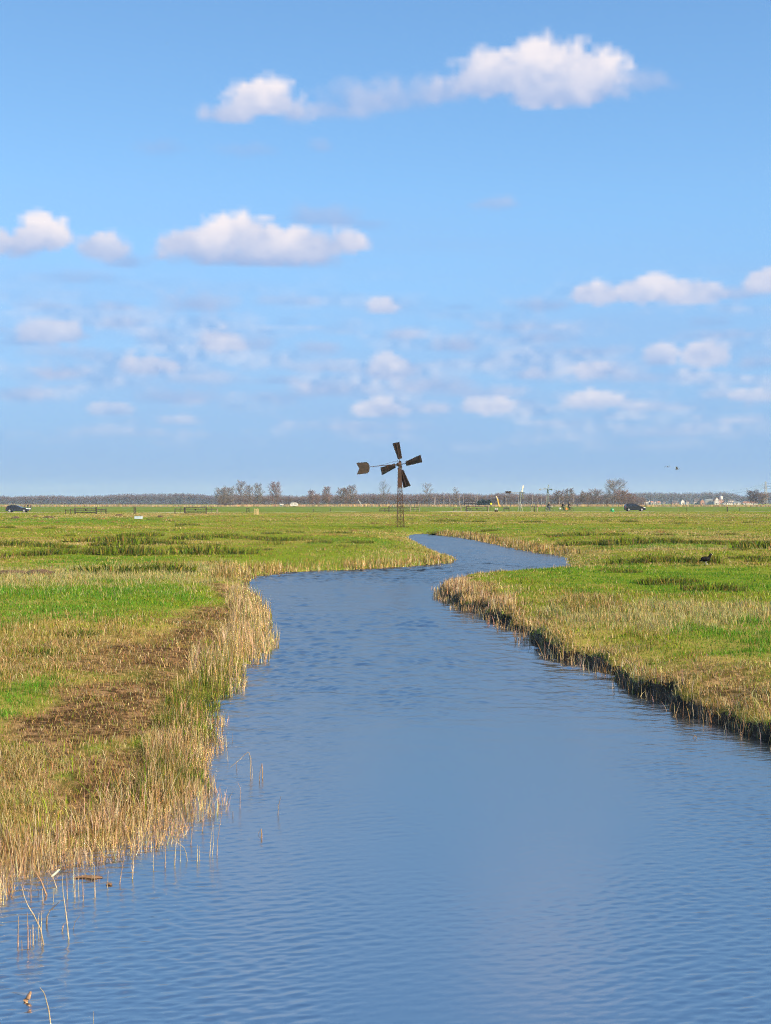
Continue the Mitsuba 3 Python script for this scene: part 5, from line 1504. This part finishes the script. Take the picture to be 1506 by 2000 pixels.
def goose(label, px, py, D_, rz, flap_up, s=1.0):
    t = thing('goose', label, 'bird', )
    x = (px - CX) / F * D_; z = EYE - (py - HY) * D_ / F
    M = T().translate([float(x), float(D_), float(z)]).rotate([0, 0, 1], float(rz)).scale(s)
    sp = m3.Manifold.sphere
    body = m3.Manifold.batch_hull([sp(.10, 12).translate([0, 0, 0]), sp(.085, 12).translate([.16, 0, .0]), sp(.035, 8).translate([-.30, 0, .02])])
    neck = m3.Manifold.batch_hull([sp(.055, 10).translate([.18, 0, .01]), sp(.03, 10).translate([.42, 0, .05])])
    head = m3.Manifold.batch_hull([sp(.042, 10).translate([.44, 0, .055]), sp(.014, 8).translate([.53, 0, .04])])
    part(t, 'body', vf(body + neck + head), 'grey_feather', smooth=60, M=M)
    part(t, 'tail', vf(m3.Manifold.batch_hull([sp(.02, 8).translate([-.28, 0, .02]), sp(.012, 8).translate([-.42, .08, .02]), sp(.012, 8).translate([-.42, -.08, .02])])), 'grey_feather', M=M)
    for sd in (-1, 1):
        a, b = flap_up
        el = np.array([.02, sd * .36 * math.cos(a), .05 + .36 * math.sin(a)]); ti = el + np.array([-.16, sd * .42 * math.cos(b), .42 * math.sin(b)])
        root = np.array([.06, sd * .07, .05])
        v = []
        for p_, c_ in ((root, .28), (el, .26), (ti, .06)):
            for o in (.10, -c_ + .1):
                for h in (-.008, .010):
                    v.append(p_ + [o, 0, h])
        v = np.array(v)
        w1, w2 = trimesh.convex.convex_hull(v[:8]), trimesh.convex.convex_hull(v[4:])
        part(t, 'wing', cat_([vf(w1), vf(w2)]), 'grey_feather', M=M)
    return t


goose('grey goose flying away with wings bent down, left of the pair', 1304.3, 911.3, 190, 68, (.12, -1.05), .86)
goose('grey goose flying to the right with a wing raised, right of the pair', 1322, 916.3, 190, -6, (.75, .35), .80)

# ------------------------------------------------------------------ single reeds in the open water and drift
REEDG = 'thin dry reed stalks in the water off the left bank'


def stalk(pts_px, r, label, group=None, cat='reed', taper=.4, mat='reed_stem', name='reed_stalk', jig=0.0):
    D_ = EYE * F / (pts_px[0][1] - HY)
    P = []
    for i, (px, py) in enumerate(pts_px):
        d = D_ + jig * i
        P.append([(px - CX) / F * d, d, EYE - (py - HY) * d / F])
    P[0][2] = min(P[0][2], -.04)
    n = len(P)
    rs = [.64 * r * (1 - (1 - taper) * i / (n - 1)) for i in range(n)]
    single(name, label, cat, tube(P, rs, 6), mat, smooth=60, group=group)


proc_mat('reed_stem', two_tone((.29, .215, .125), (.40, .31, .19), 14.0), .7)
proc_mat('reed_dark', two_tone((.13, .09, .055), (.22, .15, .09), 14.0), .8)
proc_mat('reed_red', two_tone((.24, .14, .08), (.34, .21, .12), 14.0), .75)
stalk([(490, 1521), (489.4, 1500), (488.4, 1478), (487, 1471), (484, 1469), (478, 1474), (470, 1482), (449.7, 1499)], .0055, 'tall reed folded over like a hook, rising from open water off the left bank', mat='reed_stem', taper=.7)
stalk([(493, 1519), (492.2, 1500), (490.5, 1481), (487.5, 1474)], .004, 'straight reed right against the folded hook of reed')
stalk([(512.5, 1519), (512.6, 1505), (511.8, 1492.6)], .0085, 'short reddish broken reed, right of the folded one', mat='reed_red', taper=.6)
stalk([(506, 1526), (508, 1508), (511.6, 1491)], .0055, 'thin dark reed leaning on the short reddish one', mat='reed_dark')
stalk([(462.5, 1503), (462.5, 1485)], .0045, 'short dark stick under the folded reed', mat='reed_dark')
stalk([(468.7, 1580), (469, 1560), (469.4, 1539), (464.3, 1528)], .004, 'bent tipped reed below the folded one', mat='reed_red')
stalk([(542.4, 1592), (544, 1574), (549, 1555)], .0048, 'lone leaning reed farthest out in open water', mat='reed_dark')
stalk([(510.3, 1636), (511, 1628), (510.3, 1619)], .0085, 'small broken reed stub shaped like a tent in open water', mat='reed_red', taper=.5)
stalk([(502.6, 1630), (506, 1625), (510.2, 1618.8)], .0035, 'thin side stem of the small tent shaped stub', mat='reed_dark')
stalk([(454.8, 1597), (455, 1584)], .005, 'tiny dark stub left of the lone leaning reed', mat='reed_dark')
stalk([(408.8, 1672), (412, 1640), (416, 1605)], .0045, 'left one of three tall thin reeds off the bank', mat='reed_stem')
stalk([(414, 1671), (417, 1640), (417.5, 1608)], .004, 'middle one of three tall thin reeds off the bank', mat='reed_stem')
stalk([(423.4, 1671), (425, 1640), (433.9, 1584)], .0045, 'right one of three tall thin reeds, leaning right', mat='reed_red')
stalk([(446, 1488), (444, 1470), (440, 1452)], .0035, 'thin pale reed close to the upper reed clump', mat='reed_stem')
stalk([(454, 1449), (454, 1430)], .0035, 'short thin reed beside the upper reed clump', mat='reed_dark')
stalk([(35, 1849), (35.4, 1825), (36, 1789)], .0062, 'leftmost upright reed of the corner cluster', mat='reed_red')
stalk([(55, 1852), (54.5, 1815), (53, 1782)], .0058, 'second upright reed of the corner cluster', mat='reed_red')
stalk([(58, 1846), (60, 1815)], .0052, 'short reed close beside the second of the corner cluster', mat='reed_red')
stalk([(65, 1845), (64, 1806)], .0075, 'thick pale upright reed in the middle of the corner cluster', mat='reed_stem')
stalk([(43, 1855), (42.5, 1836)], .005, 'short dark stub in front of the corner cluster', mat='reed_dark')
stalk([(69, 1836), (69.5, 1818)], .004, 'thin dark stub right of the thick pale reed', mat='reed_dark')
stalk([(88, 1845), (79, 1815), (66, 1787), (55, 1770), (47, 1750), (42, 1728)], .007, 'long reed leaning left out of the corner cluster with a ragged top', mat='reed_stem')
stalk([(80, 1832), (81, 1805), (80, 1779)], .006, 'upright reed crossing the long leaning one', mat='reed_stem')
stalk([(76, 1832), (75, 1805), (76, 1783)], .005, 'slim upright reed left of the crossing one', mat='reed_stem')
stalk([(90, 1806), (92, 1790), (98, 1778), (116, 1762)], .008, 'black bent stick rising from the water in the corner', mat='reed_dark', name='stick', cat='stick')
stalk([(136, 1835), (129, 1785), (123, 1743), (121, 1706)], .0062, 'tall pale reed standing alone right of the corner cluster', mat='reed_stem')
stalk([(120, 1819), (123, 1808), (128, 1802)], .006, 'short stub left of the foot of the tall pale reed', mat='reed_red')
stalk([(139, 1816), (147, 1800), (156, 1789)], .004, 'thin dark twig right of the tall pale reed', mat='reed_dark')
stalk([(96, 1749), (80, 1720), (63, 1693)], .010, 'thick brown stem leaning left at the foot of the bank', mat='reed_red')
stalk([(115, 1735), (104, 1715), (92, 1699)], .006, 'pale stem leaning left under the pale leaf', mat='reed_stem')
stalk([(367, 1681), (364, 1668), (359, 1655), (349, 1647), (337, 1641)], .0045, 'pale reed arching over at the right end of the stubble', mat='reed_stem', taper=.6)
for i, p in enumerate(sorted([[(385, 1683), (386, 1650)], [(390, 1680), (389, 1652)], [(186, 1752), (184, 1689)], [(163, 1759), (161, 1709)], [(232, 1726), (241, 1679)], [(352, 1683), (352, 1640)], [(104, 1761), (104, 1735)], [(146, 1752), (146, 1712)], [(154, 1752), (153, 1700)], [(61, 1757), (60, 1735)], [(5, 1757), (0, 1727)], [(84, 1762), (83, 1735)], [(132, 1756), (130, 1705)], [(210, 1735), (211, 1700)], [(258, 1716), (262, 1660)], [(300, 1700), (300, 1640)], [(322, 1695), (324, 1640)], [(340, 1690), (345, 1630)], [(372, 1650), (376, 1610)], [(395, 1625), (398, 1580)]])):
    stalk(p, .0042 + .0012 * (i % 3), f'{ORD[i]} thin upright reed from the left in the shallow water before the stubble', group=REEDG, mat=('reed_stem', 'reed_red', 'reed_stem')[i % 3])
stalk([(101.6, 2002), (95, 1972), (88, 1945), (85, 1937), (77.7, 1929)], .0052, 'pale reed with a bent tip at the bottom left corner', mat='reed_stem')
stalk([(183, 2004), (183, 1975)], .0032, 'short thin reed tip at the bottom edge', mat='reed_stem')
# the driftwood stub, the floating bark and the pale leaf
Dk = EYE * F / (1957 - HY)


def W0(px, py):
    return [(px - CX) / F * Dk, Dk, EYE - (py - HY) * Dk / F]


single('driftwood', 'reddish stub of driftwood sticking up near the bottom left corner', 'driftwood', tube([W0(52, 1960), W0(49.6, 1954), W0(55, 1949), W0(60, 1937)], [.012, .013, .012, .005], 7), 'reed_red', smooth=60)
p = G(172, 1716, 0)
lg = tube([[-.09, 0, .003], [-.03, .012, .006], [.04, .0, .006], [.09, .01, .002]], [.008, .016, .018, .008], 8)
lg = (lg[0] * [1, 1.3, .6], lg[1])
single('driftwood', 'orange brown piece of bark floating before the stubble', 'driftwood', lg, 'floating_wood', smooth=60, M=T().translate([float(p[0]), float(p[1]), .004]))
p = G(213, 1729, 0)
single('driftwood', 'small dark chip of wood floating right of the orange bark', 'driftwood', (lg[0] * [.2, .5, .7], lg[1]), 'floating_wood', smooth=60, M=T().translate([float(p[0]), float(p[1]), .004]))
p = np.array(at(109, EYE * F / (1724 - HY), 0)); mm = p[1] / F
lf = np.array([[-9, 11], [-4, 12.5], [3, 19], [9, 27], [5, 26], [-3, 19], [-9, 14]]) * mm
v_, f_ = prism(sg.Polygon(lf), .006)
single('pale_leaf', 'pale green reed leaf lying folded among the stems at the foot of the bank', 'leaf', (v_, f_), 'pale_leaf', M=T().translate([float(p[0]), float(p[1]), 0]))
p = G(1357, 1442, 0)
single('floating_twig', 'tiny dark twig floating in the calm water near the right bank', 'twig', cat_([tube([[-.02, 0, -.01], [0, 0, .035], [.02, 0, .0]], .004, 5)]), 'reed_dark', M=T().translate([float(p[0]), float(p[1]), 0]))

# ------------------------------------------------------------------ the air
scene['haze_air'] = {'type': 'homogeneous', 'albedo': {'type': 'rgb', 'value': [.93, .95, .97]}, 'sigma_t': {'type': 'rgb', 'value': [.00007, .00010, .00014]}}
scene['haze'] = {'type': 'cube', 'to_world': T().translate([0, 2200, 26.5]).scale([4600, 2400, 28.0]), 'bsdf': {'type': 'null'}, 'interior': {'type': 'ref', 'id': 'haze_air'}}
labels['haze'] = {'kind': 'stuff', 'label': 'thin blue haze of air over the whole polder', 'category': 'haze'}
